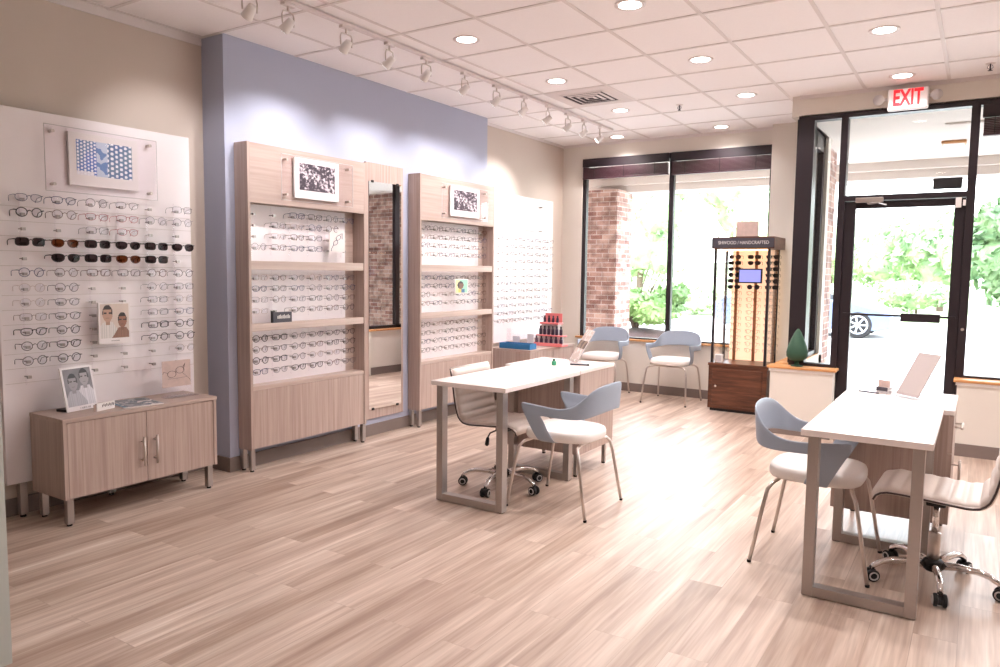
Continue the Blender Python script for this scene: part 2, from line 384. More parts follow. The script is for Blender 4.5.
# door wall
HWL, HWR = -1.545, -1.045
struct('wall_front', MB().box(HWL, HWR+.02, 6.87, 7.10, 0, .585).box(-.115, XR, 6.87, 7.10, 0, .585).box(XRet-.06, XR, YD, YD+.12, 2.80, CZ), 'wall_light')
struct('baseboard_front', MB().box(HWL, HWR+.02, 6.858, 6.87, 0, .1).box(-.115, XR, 6.858, 6.87, 0, .1), 'base')
sill('trim_5', HWL-.025, HWR+.045, 6.84, 7.02, .612)
sill('trim_6', -.14, XR, 6.84, 7.02, .612)
struct('trim_7', MB().box(HWL-.01, HWR+.03, 6.855, 6.87, .565, .59).box(-.125, XR, 6.855, 6.87, .565, .59), 'white')
w2 = thing('window_2', None, None, (-.05, YD, .6), kind='structure')   # storefront frame, transom, sidelight and right pane
fy0, fy1 = YD+.0, YD+.10
MB().box(-1.42, XR, fy0, fy1, 2.76, 2.81).box(-1.42, -1.29, fy0, fy1, .6, 2.76).box(-1.075, -1.02, fy0, fy1, 0, 2.76)\
    .box(-.135, -.075, fy0, fy1, 0, 2.76).box(-1.02, -.135, fy0, fy1, 2.055, 2.10).box(-1.29, -1.075, fy0, fy1, .6, .64)\
    .box(-.075, XR, fy0, fy1, .6, .63).box(1.6, 1.66, fy0, fy1, .6, 2.76).build('window_frame', 'black', w2)
MB().box(-1.29, -1.075, YD+.04, YD+.046, .64, 2.76).build('pane', 'glass', w2)
MB().box(-1.02, -.135, YD+.04, YD+.046, 2.10, 2.76).build('pane', 'glass', w2)
MB().box(-.075, 1.6, YD+.04, YD+.046, .63, 2.76).build('pane', 'glass', w2)
MB().box(1.66, XR, YD+.04, YD+.046, .63, 2.76).build('pane', 'glass', w2)
blind(-.06, 1.58, YD-.004, 2.755, 2.53, 'raised dark venetian blind in the window right of the glass door', (.05, .5, .95))
tg = thing('transom_sticker', 'black rectangular sticker low on the glass above the door', 'sticker', (-.26, YD+.03, 2.12))
MB().box(-.372, -.168, YD+.032, YD+.038, 2.125, 2.215).build('sticker_sheet', 'blackp', tg)
# the door
d = thing('door_1', None, None, (-.135, YD+.03, 0), kind='structure')
DX0, DX1 = -1.019, -.136
MB().box(DX0, DX0+.085, fy0+.02, fy1-.02, .01, 2.05).box(DX1-.075, DX1, fy0+.02, fy1-.02, .01, 2.05).box(DX0+.085, DX1-.075, fy0+.02, fy1-.02, 1.99, 2.05)\
    .box(DX0+.085, DX1-.075, fy0+.02, fy1-.02, .01, .26).build('door_frame', 'black', d, bevel=.002)
MB().box(DX0+.085, DX1-.075, YD+.045, YD+.051, .26, 1.99).build('pane', 'glass', d)
MB().box(DX0+.03, DX1-.02, YD-.035, YD-.015, 1.083, 1.10).box(DX0+.03, DX0+.05, YD-.02, YD+.03, 1.083, 1.10).box(DX1-.05, DX1-.03, YD-.02, YD+.03, 1.083, 1.10).build('push_bar', 'black', d)
MB().box(-.545, -.262, YD-.06, YD-.005, 1.045, 1.115).build('push_pad', 'black', d, bevel=.006)
MB().cyl((-.105, YD-.012, 1.0), (-.105, YD, 1.0), .012, 12).build('lock', 'satin', d)
c = thing('door_closer', 'grey hydraulic closer with arm above the glass door', 'door closer', (-.85, YD-.01, 2.06))
MB().box(-.93, -.72, YD-.05, YD-.002, 2.035, 2.075).build('closer_body', 'satin', c, bevel=.006)
MB().cyl((-.83, YD-.03, 2.035), (-.83, YD-.03, 2.022), .012).tube([(-.83, YD-.03, 2.024), (-.74, YD-.14, 2.02), (-.70, YD-.02, 2.015)], .007, 8).build('closer_arm', 'satin', c)
c = thing('door_sensor', 'small white contact sensor at the top right door corner', 'sensor', (-.16, YD-.01, 2.0))
MB().box(-.205, -.165, YD-.02, YD+.0, 1.97, 2.05).build('sensor_body', 'white', c, bevel=.003)
MB().box(-.155, -.135, YD-.02, YD+.0, 1.985, 2.03).build('magnet', 'white', c, bevel=.003)

# ------------------------------------------------------------------ exterior
struct('ground', MB().box(-1.42, 40, 7.05, 13, -.12, -.02).box(-60, -1.42, 8.46, 13, -.12, -.02).box(-60, -5.2, 4, 8.46, -.12, -.02).box(-60, 60, 13, 75, -.2, -.12), 'concrete')
struct('soffit', MB().box(-1.42, 14, YD+.12, 10.3, 2.80, 2.86).box(-14, -1.42, YW+.16, 10.3, 2.80, 2.86).box(-14, 14, 10.3, 10.75, 2.60, 2.95).box(-14,14,10.2,10.3,2.7,2.8), 'soffit')
struct('roof', MB().box(-14, 14, YN-1, 10.75, 3.1, 3.2), 'soffit')
struct('wall_outside', MB().box(-14, XBK, YW+.1, YW+.26, -.1, 3.1).box(XR, 14, YD+.1, YD+.26, -.1, 3.1), 'brick')
for nm, (x0, x1, ya, yb), lb in (('brick_pillar', (-4.93, -4.46, 9.98, 10.52), 'tall red brick pillar outside the left window pane'),
                                 ('brick_pillar', (-1.98, XRet-.03, 8.62, 9.25), 'red brick pier just outside the narrow sidelight left of the door'),
                                 ('brick_pillar', (.55, 1.75, 9.75, 10.29), 'wide red brick pillar outside, right of the entrance door')):
    tag(MB().box(x0, x1, ya, yb, -.12, 2.62 if x1 < -4 else 2.8).build(nm, 'brick'), lb, 'pillar')
s = thing('soffit_light', 'flat tan rectangular light fixture under the porch ceiling outside the door', 'light fixture', (-.31, 9.0, 2.8))
MB().box(-.42, -.20, 8.9, 9.1, 2.77, 2.80).build('fixture_body', 'honey', s, bevel=.01)
MB().box(-.40, -.22, 8.92, 9.08, 2.765, 2.77).build('diffuser', 'soffit', s)
tag(MB().box(-.35, .35, 7.9, 8.5, 2.788, 2.80).box(-.33,.33,7.92,8.48,2.784,2.79).build('access_panel', 'soffit'), 'square access panel in the porch ceiling outside the door', 'panel')

def hill(name, pts, m, seed, h, sub=40, x0=-60, x1=60, y0=32, y1=75):
    bm = MB(); rnd = random.Random(seed); vs = []; fs = []
    nx, ny = 48, 18
    for j in range(ny+1):
        for i in range(nx+1):
            x = x0+(x1-x0)*i/nx; y = y0+(y1-y0)*j/ny; t = j/ny
            z = -.12+h*(t*t*(3-2*t))+.25*t*sin(x*.35+1.3)+.15*t*sin(x*.9+y*.5)
            vs.append((x, y, z))
    for j in range(ny):
        for i in range(nx):
            a = j*(nx+1)+i; fs.append((a, a+1, a+nx+2, a+nx+1))
    bm.faces(vs, fs); return bm.build(name, m, smooth=True)
struct_h = hill('hillside', None, 'haze_grass', 3, 2.6, y0=27); struct_h['kind'] = 'structure'
def foliage(c, rad, n, leaf, seed, lobes=7):
    rnd = random.Random(seed); mb = MB(); cx, cy, cz = c; rx, ry, rz = rad
    L = []
    for i in range(lobes):
        th = rnd.uniform(0, 2*pi); ph = rnd.uniform(-.5, 1)
        L.append((Vector((cos(th)*.5, sin(th)*.5, ph*.55)), rnd.uniform(.38, .6)))
    L.append((Vector((0, 0, 0)), .72))
    vs = []; fs = []
    for i in range(n):
        o, r = rnd.choice(L)
        v = Vector((rnd.gauss(0, 1), rnd.gauss(0, 1), rnd.gauss(0, 1))).normalized()*r*rnd.uniform(.72, 1.05)+o
        p = Vector((cx+v.x*rx, cy+v.y*ry, cz+v.z*rz))
        a = Vector((rnd.gauss(0, 1), rnd.gauss(0, 1), rnd.gauss(0, 1))).normalized(); b = a.orthogonal().normalized()
        s = leaf*rnd.uniform(.6, 1.3); k = len(vs)
        vs += [p-a*s, p+b*s*.55, p+a*s, p-b*s*.55]; fs.append((k, k+1, k+2, k+3))
    mb.faces(vs, fs)
    # solid core so the crown is not see-through
    for o, r in L:
        cc = Vector((cx+o.x*rx, cy+o.y*ry, cz+o.z*rz))
        res = bmesh.ops.create_icosphere(mb.bm, subdivisions=2, radius=1)
        for v in res['verts']:
            d = v.co*r*.8*rnd.uniform(.92, 1.08); v.co = cc+Vector((d.x*rx, d.y*ry, d.z*rz))
    return mb
def tree(x, y, z0, h, r, m, label, seed, n=900, leaf=.22, group=None, cat='tree', name='leafy_tree'):
    t = thing(name, label, cat, (x, y, z0), group)
    foliage((x, y, z0+h*.5), (r, r, h*.5), n, leaf, seed).build('foliage', m, t)
    rnd = random.Random(seed)
    MB().tube([(x, y, z0-.3), (x+rnd.uniform(-.1, .1)*h*.2, y, z0+h*.35), (x+rnd.uniform(-.1, .1)*h*.3, y, z0+h*.7)], [h*.035, h*.025, h*.012], 8).build('trunk', 'bark', t)
    return t
def gz(x, y):
    t = max(0, min(1, (y-27)/48)); return -.12+2.6*(t*t*(3-2*t))
tree(1.0, 27, gz(1, 27), 4.3, 2.0, 'leafd', 'dark green tree outside the window right of the glass door', 1, 2600, .17)
tree(4.9, 26, gz(3.6, 26), 4.6, 1.8, 'leafd', 'dark green tree beyond the right edge of the view outside', 2, 1500, .2)
tree(-1.3, 34, gz(-1.3, 34), 4.0, 1.9, 'leafm', 'bushy mid green tree seen behind the right door stile', 3, 1800, .18)
for i, (x, y, h, r, m, lb) in enumerate((
    (-3.6, 38, 3.9, 2.1, 'leafm', 'mid green tree on the hillside, behind the middle of the door glass'),
    (-6.6, 42, 4.2, 2.6, 'leafl', 'haze-pale green tree on the hillside at the left of the door glass'),
    (-10.5, 47, 5.6, 2.9, 'leafl', 'haze-pale green tree on the hillside, behind the right side of the kiosk'),
    (-15.6, 38, 6.0, 2.5, 'leafm', 'tall green tree on the hillside, seen left of the kiosk'),
    (-20.8, 46, 6.4, 3.0, 'leafl', 'haze-pale green tree on the hillside, seen left of the window mullion'),
    (-25.5, 38, 6.0, 2.6, 'leafm', 'green tree on the hillside next to the brick pillar'),
    (-1.6, 46, 4.2, 2.6, 'leafm', 'hazy tree high on the hillside behind the door push pad'),
    (-14.5, 55, 11, 4.2, 'leafm', 'tall haze-pale tree far up the hillside, behind the kiosk'),
    (-23.5, 56, 12, 4.4, 'leafm', 'tall haze-pale tree far up the hillside, seen in the middle of the window'),
    (-32.5, 55, 12, 4.4, 'leafm', 'tall haze-pale tree far up the hillside, beside the brick pillar'))):
    tree(x, y, gz(x, y), h, r, m, lb, 20+i, 3200, .14)
for i, (x, y, h, r, m, lb) in enumerate((
    (-5.0, 29, 1.3, 1.3, 'leafl', 'low haze-pale shrub on the verge behind the parked car'),
    (-1.9, 30.5, 1.5, 1.3, 'leafm', 'low green shrub on the verge right of the parked car'),
    (-9.2, 28, 1.1, 1.2, 'leafm', 'low round hedge seen left of the kiosk post'),
    (-7.2, 29, 1.2, 1.3, 'leafl', 'low hedge seen through the kiosk'))):
    tree(x, y, gz(x, y), h, r, m, lb, 40+i, 900, .12, cat='shrub', name='low_shrub')
tag(MB().lathe([(1.25, -.12), (1.1, .08), (.7, .2), (.2, .27)], (-5.95, 14.6, 0), 28).build('mulch_mound', 'mulch', smooth=True), 'dark mulch mound under the shrub outside the left window', 'mulch bed', kind=None)
t = thing('flowering_shrub', 'open pale green shrub on a dark mulch mound outside the left window', 'shrub', (-5.95, 14.6, .15))
foliage((-5.75, 14.6, .72), (.95, .8, .55), 1300, .07, 77, 5).build('foliage', 'leafs', t)
b = MB()
for k in range(9):
    a = k*.75; b.tube([(-6.05, 14.6, .1), (-6.05+.2*cos(a), 14.6+.2*sin(a), .8), (-6.05+.55*cos(a+.3), 14.6+.4*sin(a), 1.45+.15*sin(k*3))], [.03, .018, .006], 6)
b.build('branches', 'bark', t)

# parked car (nose towards +X)
def make_car():
    X0, Y0, Z0 = -1.62, 20.0, -.12
    t = thing('car', 'silver blue car parked outside, seen through the glass door', 'car', (X0-2.2, Y0+.85, Z0))
    prof = [(-4.4, .35), (-4.42, .75), (-4.25, .95), (-3.9, 1.0), (-1.15, .93), (-.45, .80), (-.08, .66), (0, .5), (-.02, .28), (-.3, .2), (-4.2, .2)]
    body = MB(); n = len(prof); rows = []
    for yy, sx in ((0, .985), (.06, 1), (.8, 1.0), (1.64, 1), (1.7, .985)):
        rows.append([body.bm.verts.new((X0+(px+2.2)*sx-2.2-((abs(yy-.85)/.85)**3)*.10*(1 if px > -1 else 0), Y0+yy, Z0+pz*(1 if sx == 1 else .985))) for px, pz in prof])
    for A, B in zip(rows, rows[1:]):
        for k in range(n): body.bm.faces.new([A[k], A[(k+1) % n], B[(k+1) % n], B[k]])
    body.bm.faces.new(rows[0]); body.bm.faces.new(rows[-1][::-1])
    body.build('body', 'car', t, smooth=False, bevel=.05)
    cab = [(-3.95, .98), (-3.35, 1.38), (-2.9, 1.44), (-2.1, 1.42), (-1.25, .93)]
    vs = [(X0+a, Y0+.08+(b-.93)*.35, Z0+b) for a, b in cab]+[(X0+a, Y0+1.62-(b-.93)*.35, Z0+b) for a, b in cab]
    MB().faces(vs, [(0, 1, 2, 3, 4), (9, 8, 7, 6, 5)]+[(i, i+5, (i+1) % 5+5, (i+1) % 5) for i in range(5)]).build('windows', 'carglass', t, bevel=.02)
    rf = [(-3.3, 1.40), (-2.9, 1.45), (-2.1, 1.43), (-3.0, 1.36)]
    MB().box(X0-3.3, X0-2.15, Y0+.24, Y0+1.46, Z0+1.40, Z0+1.46).build('roof', 'car', t, bevel=.03)
    for wx in (-.86, -3.5):
        for wy in (-.01, 1.52):
            w = MB(); mt = Matrix.Rotation(pi/2, 3, 'X')
            w.lathe([(.2, -.1), (.31, -.1), (.335, -.05), (.335, .05), (.31, .1), (.2, .1)], (X0+wx, Y0+wy+.1, Z0+.335), 28, mt)
            o = w.build('wheel', 'rubber', t)
            h = MB()
            for k in range(7):
                a = k*2*pi/7; h.tube([(X0+wx, Y0+wy-.01, Z0+.335), (X0+wx+.2*cos(a), Y0+wy-.012, Z0+.335+.2*sin(a))], .025, 6)
            h.tube([(X0+wx+.215*cos(k*pi/12), Y0+wy-.012, Z0+.335+.215*sin(k*pi/12)) for k in range(24)], .022, 6, close=True)
            hb = h.build('hubcap', 'hub', o)
    MB().box(X0-.32, X0-.05, Y0-.01, Y0+.3, Z0+.58, Z0+.70).build('headlamp', 'acryl', t, bevel=.03)
make_car()

# ================================================================== FURNITURE
ORD = ['first', 'second', 'third', 'fourth', 'fifth', 'sixth', 'seventh', 'eighth', 'ninth', 'tenth', 'eleventh', 'twelfth', 'thirteenth']
# ---- low laminate cabinets with two doors (front faces +X)
def low_cabinet(x0, x1, y0, y1, z0, z1, label):
    c = thing('low_cabinet', label, 'cabinet', ((x0+x1)/2, (y0+y1)/2, 0))
    t = .022
    MB().box(x0, x1, y0, y0+t, z0, z1-t).box(x0, x1, y1-t, y1, z0, z1-t).box(x0, x1-.02, y0+t, y1-t, z0, z0+t).box(x0, x0+.01, y0+t, y1-t, z0+t, z1-t).build('body', 'lam', c, bevel=.0015)
    MB().box(x0, x1+.004, y0-.002, y1+.002, z1-t, z1).build('top_panel', 'lamY', c, bevel=.002)
    ym = (y0+y1)/2
    for a, b, hy in ((y0+t+.002, ym-.002, ym-.035), (ym+.002, y1-t-.002, ym+.045)):
        d = MB().box(x1-.02, x1-.002, a, b, z0+.002, z1-t-.003).build('door', 'lam', c, bevel=.001)
        h = MB().tube([(x1-.002, hy, z1-.20), (x1+.03, hy, z1-.20)], .005, 8).tube([(x1-.002, hy, z1-.31), (x1+.03, hy, z1-.31)], .005, 8)
        h.tube([(x1+.03, hy, z1-.17), (x1+.03, hy, z1-.34)], .0075, 10); h.build('handle', 'satin', d, smooth=True)
    for a in (x0+.025, x1-.06):
        for b in (y0+.02, y1-.055):
            l = MB().box(a, a+.036, b, b+.036, .012, z0).build('leg', 'steel', c, bevel=.002)
            MB().lathe([(.014, 0), (.014, .013)], (a+.018, b+.018, 0), 12).build('foot', 'rubber', l)
    return c
low_cabinet(-4.44, -4.085, 2.02, 2.972, .155, .60, 'low greige two-door cabinet with bar handles under the left white glasses board')
low_cabinet(-4.43, -3.90, 6.62, 7.62, .155, .60, 'low greige cabinet under the far glasses board, behind the middle desk')

# ---- big white display board on the left wall
db = thing('display_board', 'large white glasses display board on square legs behind the low cabinet', 'display board', (-4.50, 2.5, 0))
MB().box(-4.515, -4.475, 1.905, 3.085, .20, 2.28).build('board', 'board', db, bevel=.002)
for z in [x*.0995+.30 for x in range(20)]: pass
for yy in (1.99, 2.5, 3.0):
    l = MB().box(-4.515, -4.475, yy-.02, yy+.02, .015, .20).build('leg', 'steel', db, bevel=.002)
    MB().lathe([(.015, 0), (.015, .016)], (-4.495, yy, 0), 12).build('foot', 'rubber', l)
LROW = [1.785, 1.705, 1.625, 1.545, 1.462, 1.378, 1.293, 1.212, 1.132, 1.052, .972, .890, .805]
LCOL = [2.02+.186*k for k in range(6)]
XF = -4.475
PEG = None
def peg_rod(parent, x, y, zs, m1='acryl', zt=None, zb=None):
    r = MB().cyl((x+.012, y, zb or zs[-1]-.05), (x+.012, y, zt or zs[0]+.05), .004, 6).build('display_rod', m1, parent)
    global PEG
    for z in zs:
        if PEG is None:
            PEG = MB().box(0, .05, -.004, .004, -.006, 0).box(.04, .056, -.010, .010, -.012, .004).build('peg', 'steel', r, world=False); o = PEG
        else: o = PEG.copy(); COL.objects.link(o); o.parent = r
        b = base_of(r); o.location = (x-b[0], y-b[1], z-b[2])
for y in LCOL: peg_rod(db, XF, y, LROW)
wires = MB()
for k in range(14):
    z = LROW[0]-.04-k*.0815
    if z > .75: wires.cyl((XF+.010, 1.915, z), (XF+.010, 3.08, z), .0012, 5)
wires.build('cross_wires', 'satin', db)

# ---- tall display units
def tall_unit(y0, y1, label):
    u = thing('display_unit', label, 'display unit', (-4.26, (y0+y1)/2, 0))
    xb, xf = XB+.003, -4.19; t = .022
    MB().box(xb, xf, y0, y0+t, .155, 2.275).build('side_panel', 'lam', u, bevel=.0015)
    MB().box(xb, xf, y1-t, y1, .155, 2.275).build('side_panel', 'lam', u, bevel=.0015)
    MB().box(xf-.02, xf-.001, y0+t, y1-t, 1.868, 2.272).build('header_panel', 'lamY', u, bevel=.001)
    MB().box(xb, xf-.02, y0+t, y1-t, 2.25, 2.272).build('top_panel', 'lam', u)
    MB().box(xb, xb+.012, y0+t, y1-t, .155, 2.25).build('back_panel', 'lamP', u)
    wb = y1-t-.10
    MB().box(xb+.012, xb+.022, y0+t+.003, wb, .60, 1.868).build('white_panel', 'board', u)
    for za, zb in ((1.412, 1.472), (.985, 1.035)):
        MB().box(xf-.075, xf-.004, y0+t+.001, y1-t-.004, za, zb).build('shelf', 'lamP', u, bevel=.002)
    MB().box(xb+.012, xf-.006, y0+t, y1-t-.001, .572, .60).build('ledge', 'lamP', u, bevel=.002)
    MB().box(xf-.03, xf-.008, y0+t+.002, y1-t-.002, .16, .570).build('cabinet_front', 'lam', u, bevel=.001)
    for a in (xf-.04, xb+.01):
        for b in (y0+.002, y1-.038):
            l = MB().box(a, a+.034, b, b+.034, .012, .155).build('leg', 'steel', u, bevel=.002)
            MB().lathe([(.014, 0), (.014, .013)], (a+.017, b+.017, 0), 12).build('foot', 'rubber', l)
    return u, xb+.022, y0+t, wb
UROW = [[1.80, 1.722, 1.645, 1.565], [1.352, 1.275, 1.197, 1.118], [.925, .848, .770, .690]]
u1, xw, ya, yb = tall_unit(3.325, 4.475, 'tall greige glasses display unit with small grey shelf label, left of the mirror')
C1 = [ya+.08+.174*k for k in range(6)]
for y in C1:
    for zs in UROW: peg_rod(u1, xw, y, zs, zt=zs[0]+.055)
u2, xw2, ya2, yb2 = tall_unit(5.165, 6.36, 'tall greige glasses display unit with colourful card, right of the mirror')
C2 = [ya2+.085+.182*k for k in range(6)]
for y in C2:
    for zs in UROW: peg_rod(u2, xw2, y, zs, zt=zs[0]+.055)

# ---- mirror on its wooden board
mb_ = thing('mirror_board', 'narrow greige wall board carrying the tall mirror', 'wall panel', (XB, 4.83, .15))
MB().box(XB+.002, XB+.022, 4.60, 5.075, .15, 2.31).build('board', 'lam', mb_, bevel=.002)
mr = thing('wall_mirror', 'tall narrow frameless mirror between the two display units', 'mirror', (XB+.032, 4.825, 1.20), rz=radians(MIRROR_YAW) if 'MIRROR_YAW' in globals() else radians(1.3))
MB().box(-.0035, .0035, -.197, .197, -.965, .955).build('mirror_glass', 'mirror', mr, world=False)
for yy in (-.15, .15):
    for z in (-.965, .955): MB().box(-.005, .009, yy-.012, yy+.012, z-.010, z+.010).build('clip', 'blackp', mr, world=False, bevel=.002)

# ---- far display board on the left wall
fb = thing('display_board', 'tall white glasses display board on the far left wall behind the red bottle stand', 'display board', (XBK, 7.3, .62))
XFB = XBK+.03
MB().box(XBK+.003, XFB, 6.62, 8.0, .64, 2.27).build('board', 'board', fb, bevel=.002)
FCOL = [6.72+.178*k for k in range(7)]
FROW = [1.775-.0815*k for k in range(12)]
for y in FCOL: peg_rod(fb, XFB, y, FROW)

# ---- acrylic frames with pictures
def noise2(x, y, s):
    def h(i, j): return (sin(i*127.1+j*311.7+s*74.7)*43758.5453) % 1
    i, j = math.floor(x), math.floor(y); fx, fy = x-i, y-j
    return (h(i, j)*(1-fx)+h(i+1, j)*fx)*(1-fy)+(h(i, j+1)*(1-fx)+h(i+1, j+1)*fx)*fy
def bubbles(u, v):
    base = (70+70*noise2(u*5, v*4, 1), 105+60*noise2(u*5, v*4, 1), 178+30*noise2(u*5, v*4, 2))
    if u < .35: k = 10
    elif u < .55: return (205, 215, 232) if noise2(u*14, v*9, 5) > .35 else (110, 140, 195)
    else: k = 7; base = (84+40*noise2(u*4, v*4, 3), 110+40*noise2(u*4, v*4, 3), 165)
    x, y = u*k*1.7, v*k; y += .5*(int(x) % 2)
    d = math.hypot(x-int(x)-.5, y-int(y)-.5)
    return (246, 246, 252) if d < .33 else (tuple(base) if v > .12*(1 if u < .3 else 0) else (235, 232, 240))
def twig(u, v):
    n = noise2(u*22, v*14, 4)*.6+noise2(u*48, v*30, 6)*.4
    band = abs(v-(.75-u*.75)); k = n-(.12 if band < .14 else 0)+.1*(1-u)
    return (222, 214, 216) if k < .38 else ((150, 138, 144) if k < .5 else (66, 56, 66))
def acrylic_frame(x, y0, y1, z0, z1, py0, py1, pz0, pz1, fn, label, cat='picture frame', m=.03, mat_m='paper'):
    a = thing('acrylic_picture_frame', label, cat, (x, (y0+y1)/2, z0))
    MB().box(x+.030, x+.034, y0, y1, z0, z1).build('acrylic_sheet', 'acryl', a, bevel=.001)
    e = MB()
    for p, q in (((y0, z0), (y1, z0)), ((y1, z0), (y1, z1)), ((y1, z1), (y0, z1)), ((y0, z1), (y0, z0))):
        e.cyl((x+.032, p[0], p[1]), (x+.032, q[0], q[1]), .0022, 5)
    e.build('sheet_edge', 'rimgrey', a)
    for yy in (y0+.045, y1-.045):
        for zz in (z0+.04, z1-.035):
            MB().cyl((x, yy, zz), (x+.042, yy, zz), .009, 14).build('standoff', 'satin', a, smooth=False)
    MB().box(x+.010, x+.026, py0, py1, pz0, pz1).build('picture_mount', mat_m, a, bevel=.002)
    bw = (py1-py0)*.09; bh = (pz1-pz0)*.13
    picture('picture', a, (x+.0275, py0+bw*1.1, pz0+bh*1.6), (0, 1, 0), (0, 0, 1), (py1-py0)-bw*2.2, (pz1-pz0)-bh*2.6, 126, 70, fn)
    return a
acrylic_frame(-4.475, 2.155, 2.83, 1.845, 2.215, 2.29, 2.71, 1.89, 2.195, bubbles, 'clear acrylic frame with a blue bubble picture on the left white board')
acrylic_frame(-4.19, 3.59, 4.295, 1.905, 2.225, 3.715, 4.15, 1.93, 2.22, twig, 'clear acrylic frame with a dark twig picture, left of the mirror')
acrylic_frame(-4.19, 5.44, 6.19, 1.905, 2.215, 5.58, 6.05, 1.93, 2.21, twig, 'clear acrylic frame with a dark twig picture, right of the mirror')
acrylic_frame(XFB, 6.95, 7.72, 1.86, 2.21, 7.12, 7.55, 1.89, 2.18, lambda u, v: (236, 234, 242) if noise2(u*5, v*4, 9) > .4 else (214, 214, 230), 'acrylic frame with a picture paled by painted-in glare on the far white board')  # near-white picture colours carry the overexposed light

# ------------------------------------------------------------------ spectacles
def ring_pts(kind, cy, s=1.0, n=18):
    P = []
    for k in range(n):
        a = 2*pi*k/n; c, q = cos(a), sin(a)
        if kind == 'round': y, z = .0235*c, .0215*q
        elif kind == 'square': e = .55; y = .0265*abs(c)**e*(1 if c > 0 else -1); z = .0175*abs(q)**e*(1 if q > 0 else -1)
        else:
            y = .026*c; z = .0195*q
            if z > 0: z = .0165*abs(q)**.5
        P.append((0, cy+y*s, z*s))
    return P
def make_glasses(name, kind, thick, fm, lm, label, cat, parts=True, scale=1.12):
    """front faces +X, width along Y, hung at the bridge; temples reach back to the board"""
    g = thing(name, label, cat, (0, 0, 0)) if parts else None
    fr = MB(); ln = []
    for s in (-1, 1):
        p = [(x-.006*(abs(y)/.06)**2, y, z) for x, y, z in ring_pts(kind, s*.034)]
        fr.tube([(a*scale, b*scale, c*scale) for a, b, c in p], thick*scale, 5, close=True)
        l = MB(); vs = [Vector(q)*scale for q in p]; cc = sum(vs, Vector())/len(vs)
        l.faces([cc+Vector((.002, 0, 0))]+vs, [(0, i+1, (i+1) % len(vs)+1) for i in range(len(vs))]); ln.append(l)
    z0 = .010
    fr.tube([(0, -.012*scale, z0*.4*scale), (.001, 0, z0*scale), (0, .012*scale, z0*.4*scale)], thick*scale*1.1, 5)
    for s in (-1, 1): fr.tube([(-.004*scale, s*.058*scale, .010*scale), (-.010*scale, s*.067*scale, .011*scale)], thick*scale*1.3, 5)
    tp = []
    for s in (-1, 1):
        tm = MB(); tm.tube([(-.008*scale, s*.067*scale, .011*scale), (-.045*scale, s*.068*scale, .009*scale), (-.066*scale, s*.064*scale, .002*scale), (-.074*scale, s*.060*scale, -.018*scale)],
                           [thick*scale*1.0, thick*scale*.9, thick*scale*.9, thick*scale*1.1], 5); tp.append(tm)
    if parts:
        fr.build('frame_front', fm, g, smooth=True)
        for l in ln: l.build('lens', lm, g)
        for t_ in tp: t_.build('temple', fm, g, smooth=True)
        return g
    for q in tp:
        tmp = bpy.data.meshes.new('tmp'); q.bm.to_mesh(tmp); q.bm.free(); fr.bm.from_mesh(tmp); bpy.data.meshes.remove(tmp)
    if lm == 'tinted':
        for l in ln:
            tmp = bpy.data.meshes.new('tmp'); l.bm.to_mesh(tmp); l.bm.free(); fr.bm.from_mesh(tmp); bpy.data.meshes.remove(tmp)
    o = fr.build(name, fm); tag(o, label, cat); BASES[o.name] = (0, 0, 0)
    return o
STY = {}
USED = set()
def glasses_at(key, loc, label, group, parts=True, rz=0, sc=1.0, cat='eyeglasses', rx=0):
    kind, thick, fm, lm = key
    k = (key, parts, cat)
    nm = 'sunglasses' if cat == 'sunglasses' else 'eyeglasses'
    if k not in STY:
        STY[k] = make_glasses(nm, kind, thick, fm, lm, label, cat, parts); o = STY[k]
    else: o = copy_tree(STY[k])
    o.location = loc; o.rotation_euler = (rx, 0, rz); o.scale = (sc, sc, sc)
    tag(o, label, cat, group); return o
CN = dict(fr_dark='dark', fr_black='black', fr_brown='brown', fr_red='red', fr_grey='grey', fr_blue='dark blue', fr_clear='clear pale')
rg = random.Random(5)
def pick(r, bold=False):
    if bold: return (r.choice(['square', 'brow', 'round']), .0022, r.choice(['fr_black', 'fr_dark']), 'lensclear')
    return (r.choice(['round', 'square', 'brow']), r.choice([.0011, .0013, .0016]), r.choice(['fr_dark', 'fr_grey', 'fr_brown', 'fr_dark', 'fr_grey', 'fr_blue', 'fr_clear']), 'lensclear')
# left board: '.' nothing, n thin, b bold black, r red, s sunglasses, t brown-tinted sunglasses, f faint clear
LM = ['nnnn.n', 'bnrrnn', '..nr..', 'ststss', '.ssts.', 'nnnnnn', 'fn..nn', 'fn..nf', 'nn..nn', 'bn..bn', 'nb..nn', 'nn...f', '......']
LM[3] = 'stssss'
for ri, row in enumerate(LM):
    for ci, ch in enumerate(row):
        if ch == '.': continue
        loc = (XF+.088, LCOL[ci]+.018, LROW[ri]+.006)
        where = 'on the left white board, row %s from top, peg column %s' % (ORD[ri], ORD[ci])
        if ch in 'st':
            key = ('brow' if ci % 2 else 'square', .002, 'fr_black' if ch == 's' else 'fr_brown', 'tinted' if ch == 's' else 'brown_lens')
            glasses_at(key, loc, ('black sunglasses ' if ch == 's' else 'brown sunglasses ')+where, 'sunglasses on the left white board', True, radians(rg.uniform(-3, 3)), 1.12, 'sunglasses')
        else:
            key = pick(rg, ch == 'b')
            if ch == 'r': key = ('brow', .0013, 'fr_red', 'lensclear')
            if ch == 'f': key = ('round', .0011, 'fr_clear', 'lensclear')
            if ch == 'n' and key[2] == 'fr_clear': key = (key[0], key[1], 'fr_grey', 'lensclear')
            if ri > 8 and ch == 'n': key = ('round', .0018, 'fr_dark', 'lensclear')
            glasses_at(key, loc, CN[key[2]]+' eyeglasses '+where, 'eyeglasses on the left white board', True, radians(rg.uniform(-4, 4)))
